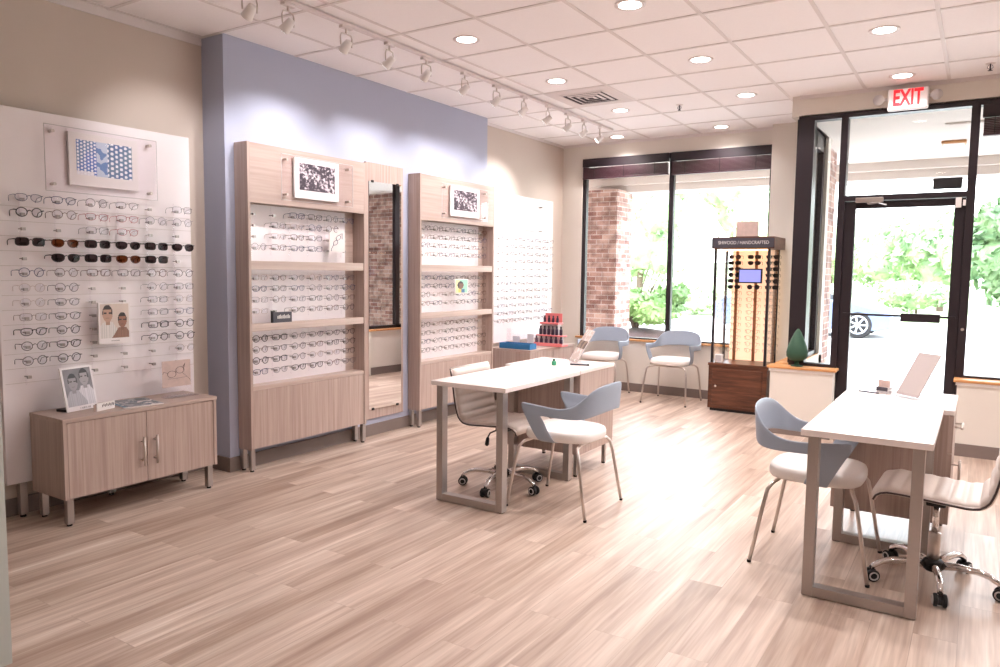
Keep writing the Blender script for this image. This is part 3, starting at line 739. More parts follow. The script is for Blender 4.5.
P1 = [['..nnnn', '.nnnn.', '.nnn..', 'nnnn..'], ['nnnnnn', 'nnnnnn', 'nnnnnn', 'n.nnnn'], ['bbnnnn', 'nnnnnn', 'bbnnnn', 'nnbbnn']]
P2 = [['nnnnnn', 'nnnnnn', 'nnnnnn', 'nnnnnn'], ['nnnnnn', 'nnn.nn', 'nnnnnn', 'nnnnnn'], ['nnnnnn', 'nnnnnn', 'nnnnnn', 'bnnnnn']]
SEC = ['top', 'middle', 'bottom']
for PM, xw_, CC, nm, parts in ((P1, xw, C1, 'unit left of the mirror', True), (P2, xw2, C2, 'unit right of the mirror', False)):
    for si, sec in enumerate(PM):
        for ri, row in enumerate(sec):
            for ci, ch in enumerate(row):
                if ch == '.': continue
                key = pick(rg, ch == 'b')
                if not parts: key = (key[0], .0014, key[2], 'none')
                glasses_at(key, (xw_+.09, CC[ci]+.01, UROW[si][ri]+.006), '%s eyeglasses, %s section %s row, %s peg column, %s' % (CN[key[2]], SEC[si], ORD[ri], ORD[ci], nm),
                           'eyeglasses on the display '+nm, parts, radians(rg.uniform(-5, 5)), .98)
FM_ = ['nnnnnnn', '.nnnnnn', 'nnnnnnn', 'nnnnnnn', 'nn....n', '...nnn.', 'nnnnn..', 'nnnnnnn', 'nnnnnn.', 'nnnnnn.', 'nnnnnnn', 'bnnnnn.']
for ri, row in enumerate(FM_):
    for ci, ch in enumerate(row):
        if ch == '.': continue
        key = (rg.choice(['round', 'square', 'brow']), .0014, rg.choice(['fr_dark', 'fr_grey', 'fr_blue', 'fr_brown']), 'none')
        glasses_at(key, (XFB+.09, FCOL[ci]+.01, FROW[ri]+.006), '%s eyeglasses on the far white board, %s row from top, %s peg column' % (CN[key[2]], ORD[ri], ORD[ci]),
                   'eyeglasses on the far white board', False, radians(rg.uniform(-5, 5)), .98)

# ------------------------------------------------------------------ cards, posters and items on the displays
SKIN = (196, 150, 126)
def person_pix(u, v, cx, top, s, hair, skin, cloth, bg):
    dx = (u-cx)/s; y = (top-v)/s
    if y < 0: return bg
    if (dx/.17)**2+((y-.22)/.22)**2 < 1:
        if y < .12 or (abs(dx) > .135 and y < .25): return hair
        if .19 < y < .225 and .03 < abs(dx) < .12: return (50, 40, 42)
        if .335 < y < .35 and abs(dx) < .06: return tuple(k*.75 for k in skin)
        return skin
    if abs(dx) < .07 and y < .52: return tuple(k*.9 for k in skin)
    w = .15+.6*min(.30, max(0, y-.44))*1.4
    if y > .44 and abs(dx) < w: return tuple(k*(1-.08*((int(dx*30)) % 2)) for k in cloth)
    return None
def poster_fn(u, v):
    if v < .13: return (120, 110, 110) if (abs(v-.065) < .012 and .36 < u < .64 and int(u*60) % 2) else (238, 230, 230)
    if u < .05 or u > .95 or v > .97: return (238, 230, 230)
    a = person_pix(u, v, .28, .95, .95, (56, 40, 38), (190, 150, 130), (226, 218, 214), None)
    b = person_pix(u, v, .74, .76, .85, (44, 32, 32), (150, 102, 82), (150, 108, 90), None)
    return b or a or (214, 196, 186)
def bw_fn(u, v):
    if v < .1 or u < .05 or u > .95 or v > .96:
        return (130, 120, 124) if (.03 < v < .06 and .4 < u < .75 and int(u*70) % 2) else (234, 226, 228)
    a = person_pix(u, v, .32, .86, .9, (42, 38, 42), (150, 142, 146), (176, 170, 178), None)
    b = person_pix(u, v, .70, .95, .9, (36, 32, 36), (160, 152, 156), (214, 208, 214), None)
    return a or b or (104+30*noise2(u*7, v*7, 3), 98+30*noise2(u*7, v*7, 3), 104+30*noise2(u*7, v*7, 3))
p = thing('poster_card', 'printed card of two people in glasses, in the middle of the left white board', 'poster', (-4.40, 2.5, .96))
MB().box(-4.402, -4.395, 2.398, 2.598, .955, 1.205).build('card', 'paper', p, bevel=.001)
picture('print', p, (-4.3935, 2.40, .957), (0, 1, 0), (0, 0, 1), .196, .246, 60, 74, poster_fn)
MB().box(-4.475, -4.402, 2.49, 2.51, 1.04, 1.06).build('holder', 'blackp', p)
def sketch_glasses(parent, o, U, V, w, h, m, r=.0012):
    U = Vector(U); V = Vector(V); o = Vector(o)
    def P(a, b): return o+U*(a*w)+V*(b*h)
    s = MB()
    for cx, cy in ((.33, .48), (.62, .62)):
        s.tube([P(cx+.15*cos(k*pi/8), cy+.13*sin(k*pi/8)) for k in range(16)], r, 5, close=True)
    s.tube([P(.46, .56), P(.5, .6)], r, 5); s.tube([P(.2, .53), P(.05, .60), P(.02, .5)], r, 5)
    s.tube([P(.72, .72), P(.80, .88), P(.74, .62)], r, 5); s.tube([P(.7, .5), P(.96, .22), P(.99, .12)], r*.8, 5)
    s.tube([P(.2, .3), P(.6, .3), P(.88, .32)], r*.6, 5)
    return s.build('glasses_sketch', m, parent)
# acrylic sign on cabinet
p = thing('acrylic_sign', 'clear acrylic sign with a glasses sketch on the right end of the low cabinet', 'sign', (-4.27, 2.83, .60))
MB().box(-4.30, -4.297, 2.725, 2.945, .60, .83).box(-4.297, -4.22, 2.725, 2.945, .60, .604).build('stand', 'acryl', p)
MB().box(-4.2965, -4.295, 2.735, 2.935, .66, .828).build('insert', 'brushed', p)
sketch_glasses(p, (-4.2935, 2.735, .665), (0, 1, 0), (0, 0, 1), .20, .16, 'textd')
# framed couple photo
p = thing('photo_sign', 'upright black and white photo card of two people on the low cabinet', 'photo', (-4.28, 2.25, .60))
A = Vector((.55, 0, 0)); Uo = Vector((-.22, .97, 0)).normalized(); Vo = Vector((-.2, -.05, 1)).normalized(); No = Uo.cross(Vo).normalized()
R3 = Matrix((Uo, Vo, No)).transposed()
o0 = Vector((-4.255, 2.135, .602))
MB().xbox(Matrix.Translation(o0+Uo*.10+Vo*.125-No*.004) @ R3.to_4x4(), .205, .252, .006).build('card', 'paper', p)
picture('print', p, o0+No*.0005, Uo, Vo, .20, .25, 60, 76, bw_fn)
MB().xbox(Matrix.Translation(o0+Uo*.10-No*.05+Vector((0, 0, .012))) @ Matrix(((Uo), (Vector((0, 0, 1)).cross(Uo)), (0, 0, 1))).transposed().to_4x4(), .19, .09, .02).build('base', 'blackp', p)
p = thing('card_holder', 'small white price card block beside the couple photo on the low cabinet', 'card holder', (-4.2, 2.33, .60))
mt = Matrix.Translation((-4.19, 2.31, .622)) @ Matrix.Rotation(radians(16), 4, 'Z')
MB().xbox(mt, .012, .13, .045).build('card_block', 'paper', p, bevel=.001)
MB().xbox(Matrix.Translation((-4.178, 2.247, .619)) @ Matrix.Rotation(radians(16), 4, 'Z'), .006, .02, .038).build('wood_tab', 'brushed', p)
s = MB()
for k in range(9): s.xbox(mt @ Matrix.Translation((.0068, -.025+k*.01, .004+.004*(k % 2))), .001, .004, .014)
s.build('lettering', 'textd', p)
mg = thing('magazine', 'open glossy magazine lying on the low cabinet', 'magazine', (-4.25, 2.5, .60))
Um = Vector((.15, .99, 0)).normalized(); Vm = Vector((-.99, .15, 0)).normalized()
MB().xbox(Matrix.Translation((-4.245, 2.52, .6035)) @ Matrix((Um, Vm, (0, 0, 1))).transposed().to_4x4(), .23, .27, .006).build('pages', 'paper', mg, bevel=.001)
def mag(u, v):
    n = noise2(u*9, v*7, 11)
    if u < .06: return (44, 120, 150)
    return (58, 78, 84) if n < .4 else ((150, 150, 156) if n < .6 else (70, 96, 110) if n < .8 else (214, 208, 206))
picture('cover_print', mg, Vector((-4.245, 2.52, .6072))-Um*.115-Vm*.135, Um, Vm, .23, .27, 30, 34, mag, .0004)
# cards on the tall units
p = thing('glasses_card', 'white card with a blue glasses sketch, top right on the unit left of the mirror', 'card', (-4.215, 4.19, 1.55))
MB().box(-4.222, -4.219, 4.10, 4.265, 1.555, 1.73).box(-4.30, -4.222, 4.175, 4.185, 1.64, 1.65).build('card', 'paper', p)
s = MB()
for cy, cz, a in ((4.165, 1.625, .5), (4.195, 1.665, .5)): s.tube([(-4.2175, cy+.026*cos(k*pi/8)*cos(a)-.016*sin(k*pi/8)*sin(a), cz+.026*cos(k*pi/8)*sin(a)+.016*sin(k*pi/8)*cos(a)) for k in range(16)], .0018, 5, close=True)
s.tube([(-4.2175, 4.145, 1.61), (-4.2175, 4.12, 1.575), (-4.2175, 4.12, 1.56)], .0018, 5).tube([(-4.2175, 4.21, 1.69), (-4.2175, 4.235, 1.70), (-4.2175, 4.235, 1.655)], .0018, 5)
s.build('glasses_sketch', 'fr_blue', p)
p = thing('shelf_label', 'small dark grey shelf label with pale lettering on the unit left of the mirror', 'label', (-4.20, 3.62, 1.035))
MB().box(-4.205, -4.199, 3.535, 3.705, 1.036, 1.112).build('label_plate', 'label', p, bevel=.001)
MB().box(-4.22, -4.205, 3.53, 3.56, 1.036, 1.12).build('clip', 'blackp', p, bevel=.001)
s = MB(); r_ = random.Random(2)
for k in range(10): s.box(-4.1985, -4.198, 3.572+k*.0118, 3.5805+k*.0118, 1.064, 1.084+.004*(k % 3))
s.build('lettering', 'textw', p)
p = thing('portrait_card', 'small colourful portrait card on the unit right of the mirror', 'card', (-4.20, 5.81, 1.2))
def port(u, v):
    if ((u-.4)/.26)**2+((v-.58)/.3)**2 < 1: return (54, 42, 44) if (v > .72 or u < .3) else (120, 84, 70)
    if v < .3 and .2 < u < .75: return (70, 110, 150) if u > .45 else (236, 206, 110)
    return (240, 226, 170) if u < .35 else (160, 212, 190)
MB().box(-4.203, -4.200, 5.70, 5.92, 1.20, 1.345).box(-4.30, -4.203, 5.80, 5.81, 1.27, 1.28).build('card', 'paper', p)
picture('print', p, (-4.198, 5.715, 1.212), (0, 1, 0), (0, 0, 1), .19, .122, 24, 18, port)

# ------------------------------------------------------------------ desks
def desk(x0, x1, y0, y1, yfr2, label):
    d = thing('desk', label, 'desk', ((x0+x1)/2, (y0+y1)/2, 0)); o = .028
    MB().box(x0, x1, y0, y1, .722, .75).build('desk_top', 'whitelam', d, bevel=.002)
    for yy in (y0+.02, yfr2-.055):
        f = MB(); a, b = x0+o, x1-o; w = .045
        f.box(a, a+w, yy, yy+.055, .004, .722).box(b-w, b, yy, yy+.055, .004, .722).box(a+w, b-w, yy, yy+.055, .004, .004+w).box(a+w, b-w, yy+.01, yy+.045, .716, .722)
        fr = f.build('leg_frame', 'steel', d, bevel=.002)
        MB().box(a+.005, a+.035, yy+.01, yy+.04, 0, .004).box(b-.035, b-.005, yy+.01, yy+.04, 0, .004).build('foot_pad', 'rubber', fr)
    return d
desk(-2.795, -2.255, 3.555, 4.505, 4.465, 'white topped desk with metal loop legs in the middle of the room')
desk(-.625, -.122, 3.40, 4.305, 4.285, 'white topped desk with metal loop legs at the right, near the door')
def pedestal(x0, x1, y0, y1, side, label):
    """drawer cabinet; drawer fronts on side (+1 faces +X)"""
    c = thing('desk_cabinet', label, 'cabinet', ((x0+x1)/2, (y0+y1)/2, 0))
    z0, z1 = .165, .728
    MB().box(x0+.02, x1-.02, y0, y1, z0, z1).build('body', 'lam', c, bevel=.0015)
    xs = (x1-.02, x1) if side > 0 else (x0, x0+.02)
    xo = (x0, x0+.02) if side > 0 else (x1-.02, x1)
    MB().box(xo[0], xo[1], y0, y1, z0, z1).build('side_panel', 'lam', c, bevel=.0015)
    MB().box(x0-.002, x1+.002, y0-.0, y1+.002, z1, .752).build('top', 'whitelam', c, bevel=.002)
    for za, zb in ((.535, .724), (z0+.002, .53)):
        dr = MB().box(xs[0], xs[1], y0+.002, y1-.002, za, zb).build('drawer' if za > .5 else 'door', 'lam', c, bevel=.0015)
        X = xs[1] if side > 0 else xs[0]; e = X+.035*side
        h = MB()
        if za > .5:
            ym = (y0+y1)/2; zc = (za+zb)/2
            for q in (-.06, .06): h.tube([(X, ym+q, zc), (e, ym+q, zc)], .005, 8)
            h.tube([(e, ym-.085, zc), (e, ym+.085, zc)], .007, 10)
        else:
            for q in (.36, .47): h.tube([(X, y0+.05, q), (e, y0+.05, q)], .005, 8)
            h.tube([(e, y0+.05, .335), (e, y0+.05, .495)], .007, 10)
        h.build('handle', 'satin', dr, smooth=True)
    for a in (x0+.03, x1-.065):
        for b in (y0+.03, y1-.065):
            l = MB().box(a+.006, a+.03, b+.006, b+.03, .01, z0).build('leg', 'steel', c); MB().lathe([(.014, 0), (.014, .011)], (a+.017, b+.017, 0), 10).build('foot', 'rubber', l)
    return c
pedestal(-2.86, -2.255, 4.508, 5.06, -1, 'greige drawer cabinet with white top at the far end of the middle desk')
pedestal(-.625, -.075, 4.308, 4.91, 1, 'greige drawer cabinet with white top at the far end of the right desk')

# ------------------------------------------------------------------ blue-grey shell armchairs (front = +X)
def make_armchair():
    t = thing('armchair', 'x', 'chair', (0, 0, 0), 'blue-grey armchairs with white seats')
    # half stations: (u forward, side, z upper, z lower)
    S = [(.172, .244, .648, .615), (.150, .249, .650, .590), (.10, .252, .646, .583), (.045, .254, .642, .580), (.0, .256, .638, .579), (-.06, .258, .634, .577),
         (-.125, .259, .637, .577), (-.185, .256, .660, .578), (-.228, .240, .705, .582), (-.256, .208, .745, .590), (-.274, .156, .768, .598), (-.284, .083, .777, .604), (-.288, 0, .779, .606)]
    def lean(u, z, s_): return (u - max(0, (z-.62))*.14*max(0, (-u-.05)/.33), s_*(1+.03*max(0, z-.6)))
    full = [(u, -s_, a, b) for u, s_, a, b in S]+[(u, s_, a, b) for u, s_, a, b in S[-2::-1]]
    m = MB(); R = 4; grid = []
    for u, s_, a, b in full:
        col = []
        for j in range(R):
            z = b+(a-b)*j/(R-1); uu, ss = lean(u, z, s_); col.append(m.bm.verts.new((uu, ss, z)))
        grid.append(col)
    for A, B in zip(grid, grid[1:]):
        for j in range(R-1): m.bm.faces.new([A[j], B[j], B[j+1], A[j+1]])
    n = len(full)
    for sgn, idx in ((-1, [0, 1, 2, 3]), (1, [n-1, n-2, n-3, n-4])):
        top = [grid[i][0] for i in idx]
        us_top = [v.co.x for v in top]
        prev = top
        # rows down the arm front, then tucked under the seat
        rows = [(.56, .248, (.140, .112, .072, .022)), (.50, .240, (.110, .082, .045, -.002)), (.445, .228, (.080, .055, .015, -.030)),
                (.420, .205, (.07, .045, .01, -.04)), (.412, .15, (.07, .045, .0, -.05)), (.412, .07, (.07, .045, .0, -.05))]
        for z, sd, us in rows:
            cur = [m.bm.verts.new((u, sgn*sd, z)) for u in us]
            for k in range(3): m.bm.faces.new([prev[k], prev[k+1], cur[k+1], cur[k]])
            prev = cur
        if sgn < 0: last = prev
        else:
            for k in range(3): m.bm.faces.new([last[k], last[k+1], prev[k+1], prev[k]])
    def mods(o):
        s_ = o.modifiers.new('s', 'SOLIDIFY'); s_.thickness = .011; s_.offset = 0
        q = o.modifiers.new('q', 'SUBSURF'); q.levels = 1; q.render_levels = 2
    m.build('shell', 'shell', t, smooth=True, mods=mods)
    # seat cushion
    c = MB(); rings = []
    prof = [(.90, .420), (.97, .424), (1.0, .436), (1.0, .462), (.97, .478), (.90, .486), (.6, .489), (.25, .489)]
    for k_, z in prof:
        ring = []
        for i in range(40):
            a = 2*pi*i/40; e = .6
            x = -.008+.218*abs(cos(a))**e*(1 if cos(a) > 0 else -1); y = .215*abs(sin(a))**e*(1 if sin(a) > 0 else -1)
            y *= 1+.05*(x/.225)
            ring.append(c.bm.verts.new(((x+.008)*k_-.008, y*k_, z)))
        rings.append(ring)
    for A, B in zip(rings, rings[1:]):
        for i in range(40): c.bm.faces.new([A[i], A[(i+1) % 40], B[(i+1) % 40], B[i]])
    c.bm.faces.new(rings[0][::-1]); c.bm.faces.new(rings[-1])
    c.build('seat_cushion', 'seat', t, smooth=True)
    r = .0095
    for su in (1, -1):
        for sv in (1, -1):
            pts = [(su*.16, 0, .408), (su*.165, sv*.12, .408), (su*.18, sv*.195, .402), (su*.197, sv*.222, .375), (su*.212, sv*.232, .30), (su*.24, sv*.243, .14), (su*.263, sv*.252, .012)]
            l = MB().tube(pts, r, 10).build('leg', 'satin', t, smooth=True)
            MB().lathe([(.0095, 0), (.0105, .004), (.010, .012)], (su*.265, sv*.2525, 0), 12).build('foot', 'rubber', l)
    MB().box(-.17, .17, -.012, .012, .398, .411).cyl((0, -.02, .40), (0, .02, .40), .012, 10).build('crossbar', 'satin', t)
    return t
ac = make_armchair()
for i, (x, y, rz, lb) in enumerate((
    (-2.085, 3.985, 180, 'blue-grey armchair with white seat beside the middle desk'),
    (-.625, 3.93, 0, 'blue-grey armchair with white seat at the left side of the right desk'),
    (-2.825, 7.90, -90, 'blue-grey armchair under the window, next to the glasses kiosk'),
    (-3.66, 7.87, -84, 'blue-grey armchair under the window pane that shows the brick pillar'))):
    o = ac if i == 0 else copy_tree(ac)
    o.location = (x, y, 0); o.rotation_euler = (0, 0, radians(rz)); o['label'] = lb

# ------------------------------------------------------------------ ribbed task chairs (front = +X)
def make_task():
    t = thing('task_chair', 'x', 'office chair', (0, 0, 0), 'ivory ribbed task chairs')
    P = [(.235, .425), (.225, .452), (.19, .468), (.12, .468), (.03, .462), (-.06, .456), (-.13, .452), (-.175, .458), (-.205, .485), (-.222, .53), (-.238, .60), (-.250, .68), (-.264, .76), (-.272, .80), (-.275, .815)]
    # resample
    seg = [0]
    for a, b in zip(P, P[1:]): seg.append(seg[-1]+math.hypot(b[0]-a[0], b[1]-a[1]))
    N = 96; Q = []
    for i in range(N+1):
        s = seg[-1]*i/N; k = max(j for j in range(len(seg)-1) if seg[j] <= s+1e-9); f = (s-seg[k])/(seg[k+1]-seg[k])
        Q.append((P[k][0]+(P[k+1][0]-P[k][0])*f, P[k][1]+(P[k+1][1]-P[k][1])*f))
    for _ in range(3): Q = [Q[0]]+[((a[0]+2*b[0]+c[0])/4, (a[1]+2*b[1]+c[1])/4) for a, b, c in zip(Q, Q[1:], Q[2:])]+[Q[-1]]
    m = MB(); W = .212; cols = 14; top = []; bot = []
    for i, q in enumerate(Q):
        a = Q[max(i-1, 0)]; b = Q[min(i+1, N)]; d = Vector((b[0]-a[0], b[1]-a[1])).normalized(); nn = Vector((d.y, -d.x))  # towards the sitter
        if i == 0: nn = Vector((0.3, .95))
        nn = -nn if nn.y < 0 and i < N*.4 else nn
        nn = Vector((-d.y, d.x)); nn = -nn
        rib = abs(sin(pi*i/(N/13.)))**.5
        tr, brw = [], []
        for c in range(cols+1):
            y = -W+2*W*c/cols; ed = min(1, (W-abs(y))/.02); th = .012+.012*rib*min(1, ed+.2)
            endf = min(1, min(i, N-i)/2.5)
            tr.append(m.bm.verts.new((q[0]+nn.x*th*(.4+.6*endf), y, q[1]+nn.y*th*(.4+.6*endf))))
            brw.append(m.bm.verts.new((q[0]-nn.x*.010, y, q[1]-nn.y*.010)))
        top.append(tr); bot.append(brw)
    for i in range(N):
        for c in range(cols):
            m.bm.faces.new([top[i][c], top[i+1][c], top[i+1][c+1], top[i][c+1]]); m.bm.faces.new([bot[i][c], bot[i][c+1], bot[i+1][c+1], bot[i+1][c]])
        m.bm.faces.new([top[i][0], bot[i][0], bot[i+1][0], top[i+1][0]]); m.bm.faces.new([top[i][cols], top[i+1][cols], bot[i+1][cols], bot[i][cols]])
    for c in range(cols):
        m.bm.faces.new([top[0][c], top[0][c+1], bot[0][c+1], bot[0][c]]); m.bm.faces.new([top[N][c], bot[N][c], bot[N][c+1], top[N][c+1]])
    m.build('seat_pad', 'ivory', t, smooth=True)
    for s in (-1, 1):
        MB().tube([(q[0], s*(W+.004), q[1]) for q in Q[::3]], .008, 8).build('side_rail', 'satin', t, smooth=True)
        MB().tube([(q[0], s*(W+.010), q[1]) for q in Q[::3]], .005, 6).build('piping', 'piping', t, smooth=True)
    MB().tube([(Q[-1][0], -W, Q[-1][1]), (Q[-1][0], W, Q[-1][1])], .009, 8).build('top_rail', 'satin', t, smooth=True)
    MB().box(-.09, .09, -.07, .07, .415, .443).box(-.04, .04, -.04, .04, .385, .415).build('tilt_mechanism', 'blackp', t, bevel=.006)
    lv = MB().tube([(0, -.05, .41), (.0, -.16, .402), (.005, -.20, .375)], .005, 8).build('lever', 'piping', t)
    MB().lathe([(.006, 0), (.014, .01), (.011, .05), (.005, .06)], (.006, -.208, .325), 12, Matrix.Rotation(radians(-14), 3, 'X')).build('lever_grip', 'blackp', lv, smooth=True)
    MB().lathe([(.014, .24), (.014, .40)], n=16).build('gas_lift', 'chrome', t, smooth=True)
    MB().lathe([(.026, .10), (.026, .25), (.019, .255)], n=20).build('column_sleeve', 'satin', t, smooth=True)
    hub = MB().lathe([(.03, .065), (.042, .075), (.042, .115), (.03, .125)], n=24).build('base_hub', 'blackp', t, smooth=True)
    for k in range(5):
        a = 2*pi*k/5+radians(-10); D = Vector((cos(a), sin(a), 0)); Z = Vector((0, 0, 1))
        pts = [D*.03+Z*.095, D*.10+Z*.108, D*.18+Z*.108, D*.225+Z*.098, D*.262+Z*.075, D*.268+Z*.058]
        arm = MB().tube(pts, [.02, .017, .015, .0145, .013, .011], 10).build('base_arm', 'chrome', t, smooth=True)
        S_ = Vector((-D.y, D.x, 0)); wc = D*.268+Z*.03
        cs = MB(); cs.tube([wc-S_*.006+Z*.034, wc+S_*.006+Z*.034], .012, 10); cs.cyl(wc-S_*.008, wc+S_*.008, .022, 16); cs.build('caster_fork', 'blackp', arm, smooth=False)
        for s in (-1, 1):
            mt = rotm(D, Z); w = MB().lathe([(.019, -.009), (.028, -.007), (.030, 0), (.028, .007), (.019, .009)], wc+S_*(.018*s), 20, rotm(D, Z))
            wh = w.build('caster', 'rubber', arm, smooth=False)
            MB().tube([wc+S_*(.0275*s)+D*(.018*cos(q*pi/8))+Z*(.018*sin(q*pi/8)) for q in range(16)], .0035, 6, close=True).build('caster_ring', 'rimgrey', wh)
    return t
tc = make_task()
for i, (x, y, rz, lb) in enumerate(((-2.585, 4.06, 0, 'ivory ribbed task chair tucked under the left side of the middle desk'), (-.115, 3.90, 178, 'ivory ribbed task chair on casters at the right desk'))):
    o = tc if i == 0 else copy_tree(tc)
    o.location = (x, y, 0); o.rotation_euler = (0, 0, radians(rz)); o['label'] = lb
    if i == 0: o.scale = (1, 1, .965)
    else:
        for ch in o.children:
            if ch.name.startswith('base_arm'): ch.rotation_euler = (0, 0, radians(-33))

# ------------------------------------------------------------------ things on the desks
def slanted_sign(x, y, z, phi, w, h, lean, label, fn=None, name='slanted_sign'):
    t = thing(name, label, 'sign', (x, y, z))
    U = Vector((cos(phi), -sin(phi), 0)); B = Vector((sin(phi), cos(phi), 0)); V = (B*lean+Vector((0, 0, 1))).normalized(); Nn = U.cross(V)
    o = Vector((x, y, z+.012))-U*w/2
    R3 = Matrix((U, V, Nn)).transposed().to_4x4()
    MB().xbox(Matrix.Translation(o+U*w/2+V*h/2-Nn*.008) @ R3, w, h, .004).build('back_panel', 'acryl', t)
    if fn is None: MB().xbox(Matrix.Translation(o+U*w/2+V*h/2-Nn*.002) @ R3, w*.98, h, .007).build('panel', 'shadeboard', t, bevel=.001)  # white panel coloured grey for the shade on its room-facing side
    else: 
        MB().xbox(Matrix.Translation(o+U*w/2+V*h/2-Nn*.002) @ R3, w*.98, h, .005).build('panel', 'paper', t, bevel=.001)
        picture('print', t, o+U*w*.01+Nn*.0012, U, V, w*.98, h, 34, 50, fn)
    Rb = Matrix((U, B, (0, 0, 1))).transposed().to_4x4()
    MB().xbox(Matrix.Translation(Vector((x, y, z+.012))) @ Rb, w*1.3, .07, .024).build('base', 'acryl', t, bevel=.003)
    return t
slanted_sign(-.31, 4.62, .752, radians(42), .155, .27, .62, 'blank shade-grey slanted sign on a clear acrylic base on the right desk')
def broch(u, v):
    if .42 < v < .66: return (150, 126, 110) if noise2(u*6, v*9, 8) > .45 else (96, 78, 70)
    return (214, 196, 188) if noise2(u*12, v*14, 3) > .42 else (236, 228, 224)
slanted_sign(-2.50, 4.86, .752, radians(42), .155, .27, .62, 'slanted photo sign leaning back on the white cabinet behind the middle desk', broch, 'slanted_photo_sign')
b = thing('card_box', 'small white and grey card holder on the right desk beside the slanted sign', 'card holder', (-.43, 4.72, .752))
mt = Matrix.Translation((-.43, 4.71, .782)) @ Matrix.Rotation(radians(-25), 4, 'Z')
MB().xbox(mt, .07, .045, .02-.004).xbox(mt @ Matrix.Translation((0, 0, -.02)), .07, .045, .02).build('holder', 'rimgrey', b, bevel=.002)
MB().xbox(mt @ Matrix.Translation((0, .0, .022)), .06, .02, .05).build('cards', 'brushed', b)
MB().xbox(mt @ Matrix.Translation((0, -.0235, -.002)), .066, .002, .022).build('stripe', 'label', b)
b = thing('pen', 'dark pen lying on the right desk, left of the card holder', 'pen', (-.5, 4.69, .752))
MB().tube([(-.56, 4.70, .757), (-.45, 4.665, .757)], .0045, 10).build('barrel', 'label', b, smooth=True)
MB().tube([(-.45, 4.665, .757), (-.437, 4.661, .756)], [.004, .001], 10).build('tip', 'satin', b)
b = thing('green_bottle', 'tiny green bottle on the white cabinet behind the middle desk', 'bottle', (-2.545, 4.66, .752))
MB().lathe([(.015, .752), (.017, .756), (.017, .778), (.008, .785)], (-2.545, 4.66, 0), 16).build('bottle_body', 'greens', b, smooth=True)
MB().lathe([(.008, .784), (.009, .797)], (-2.545, 4.66, 0), 14).build('cap', 'green', b)
b = thing('pen', 'dark marker lying beside the tiny green bottle behind the middle desk', 'pen', (-2.41, 4.74, .752))
MB().tube([(-2.455, 4.74, .759), (-2.34, 4.78, .759)], .006, 10).build('barrel', 'label', b, smooth=True)
MB().tube([(-2.34, 4.78, .759), (-2.325, 4.785, .759)], .0065, 10).build('cap', 'blackp', b)
b = thing('paper_sheet', 'white paper sheet on the white cabinet behind the middle desk', 'paper', (-2.36, 4.9, .752))
MB().xbox(Matrix.Translation((-2.345, 4.93, .7532)) @ Matrix.Rotation(.1, 4, 'Z'), .15, .2, .0016).build('sheet', 'paper', b)

# things on the far cabinet
b = thing('blue_tray', 'blue tray on the far cabinet behind the middle desk', 'tray', (-4.16, 6.72, .60))
MB().box(-4.31, -3.93, 6.66, 6.80, .602, .615).box(-4.31, -3.93, 6.66, 6.665, .615, .66).box(-4.31, -3.93, 6.795, 6.80, .615, .66).box(-4.31, -4.305, 6.665, 6.795, .615, .66).box(-3.935, -3.93, 6.665, 6.795, .615, .66).build('tray_body', 'bluetray', b, bevel=.002)
b = thing('acrylic_case', 'clear acrylic card case behind the blue tray on the far cabinet', 'case', (-4.15, 6.86, .60))
MB().box(-4.32, -3.96, 6.82, 6.825, .602, .80).box(-4.32, -3.96, 6.90, 6.905, .602, .74).box(-4.32, -4.316, 6.825, 6.90, .602, .80).box(-3.964, -3.96, 6.825, 6.90, .602, .80).build('case_body', 'acryl', b)
MB().box(-4.26, -4.17, 6.85, 6.853, .604, .72).build('white_card', 'paper', b)
MB().box(-4.08, -4.0, 6.86, 6.863, .604, .75).build('tall_card', 'paper', b)
b = thing('bottle_stand', 'stepped coral red display stand of small bottles on the far cabinet', 'display stand', (-4.0, 7.27, .60))
MB().box(-4.19, -3.98, 7.36, 7.44, .60, .83).box(-4.18, -3.90, 7.27, 7.36, .60, .70).build('riser', 'rimgrey', b, bevel=.003)
MB().box(-4.20, -3.96, 7.33, 7.45, .83, .85).box(-4.19, -3.86, 7.24, 7.36, .70, .715).box(-4.20, -3.80, 7.13, 7.27, .602, .622).box(-4.20, -3.80, 7.125, 7.13, .602, .64).build('shelf_trays', 'pink', b, bevel=.002)
MB().box(-4.19, -3.97, 7.445, 7.45, .85, .95).build('header_card', 'pink', b)
first = {}
def small_bottle(x, y, z, h, r, m, label):
    if 'b' not in first:
        t = thing('small_bottle', label, 'bottle', (0, 0, 0), 'small bottles on the coral display stand')
        MB().lathe([(.9*.5, 0), (.5, .06), (.5, .62), (.28, .72), (.28, .76)], n=14).build('bottle_body', 'bottle', t, smooth=False)
        MB().lathe([(.3, .75), (.3, 1.0)], n=12).build('cap', 'blackp', t)
        first['b'] = t; o = t
    else: o = copy_tree(first['b'])
    o.location = (x, y, z); o.scale = (r*2, r*2, h); o['label'] = label
    return o
for k in range(4): small_bottle(-4.165+k*.055, 7.39, .85, .075, .015, '', 'small dark bottle on the top step of the coral stand, %s from left' % ORD[k])
for k in range(6): small_bottle(-4.165+k*.052, 7.30, .715, .10, .018, '', 'small dark bottle on the middle step of the coral stand, %s from left' % ORD[k])
for k in range(6): small_bottle(-4.16+k*.062, 7.20, .622, .085, .018, '', 'small dark bottle on the lowest step of the coral stand, %s from left' % ORD[k])

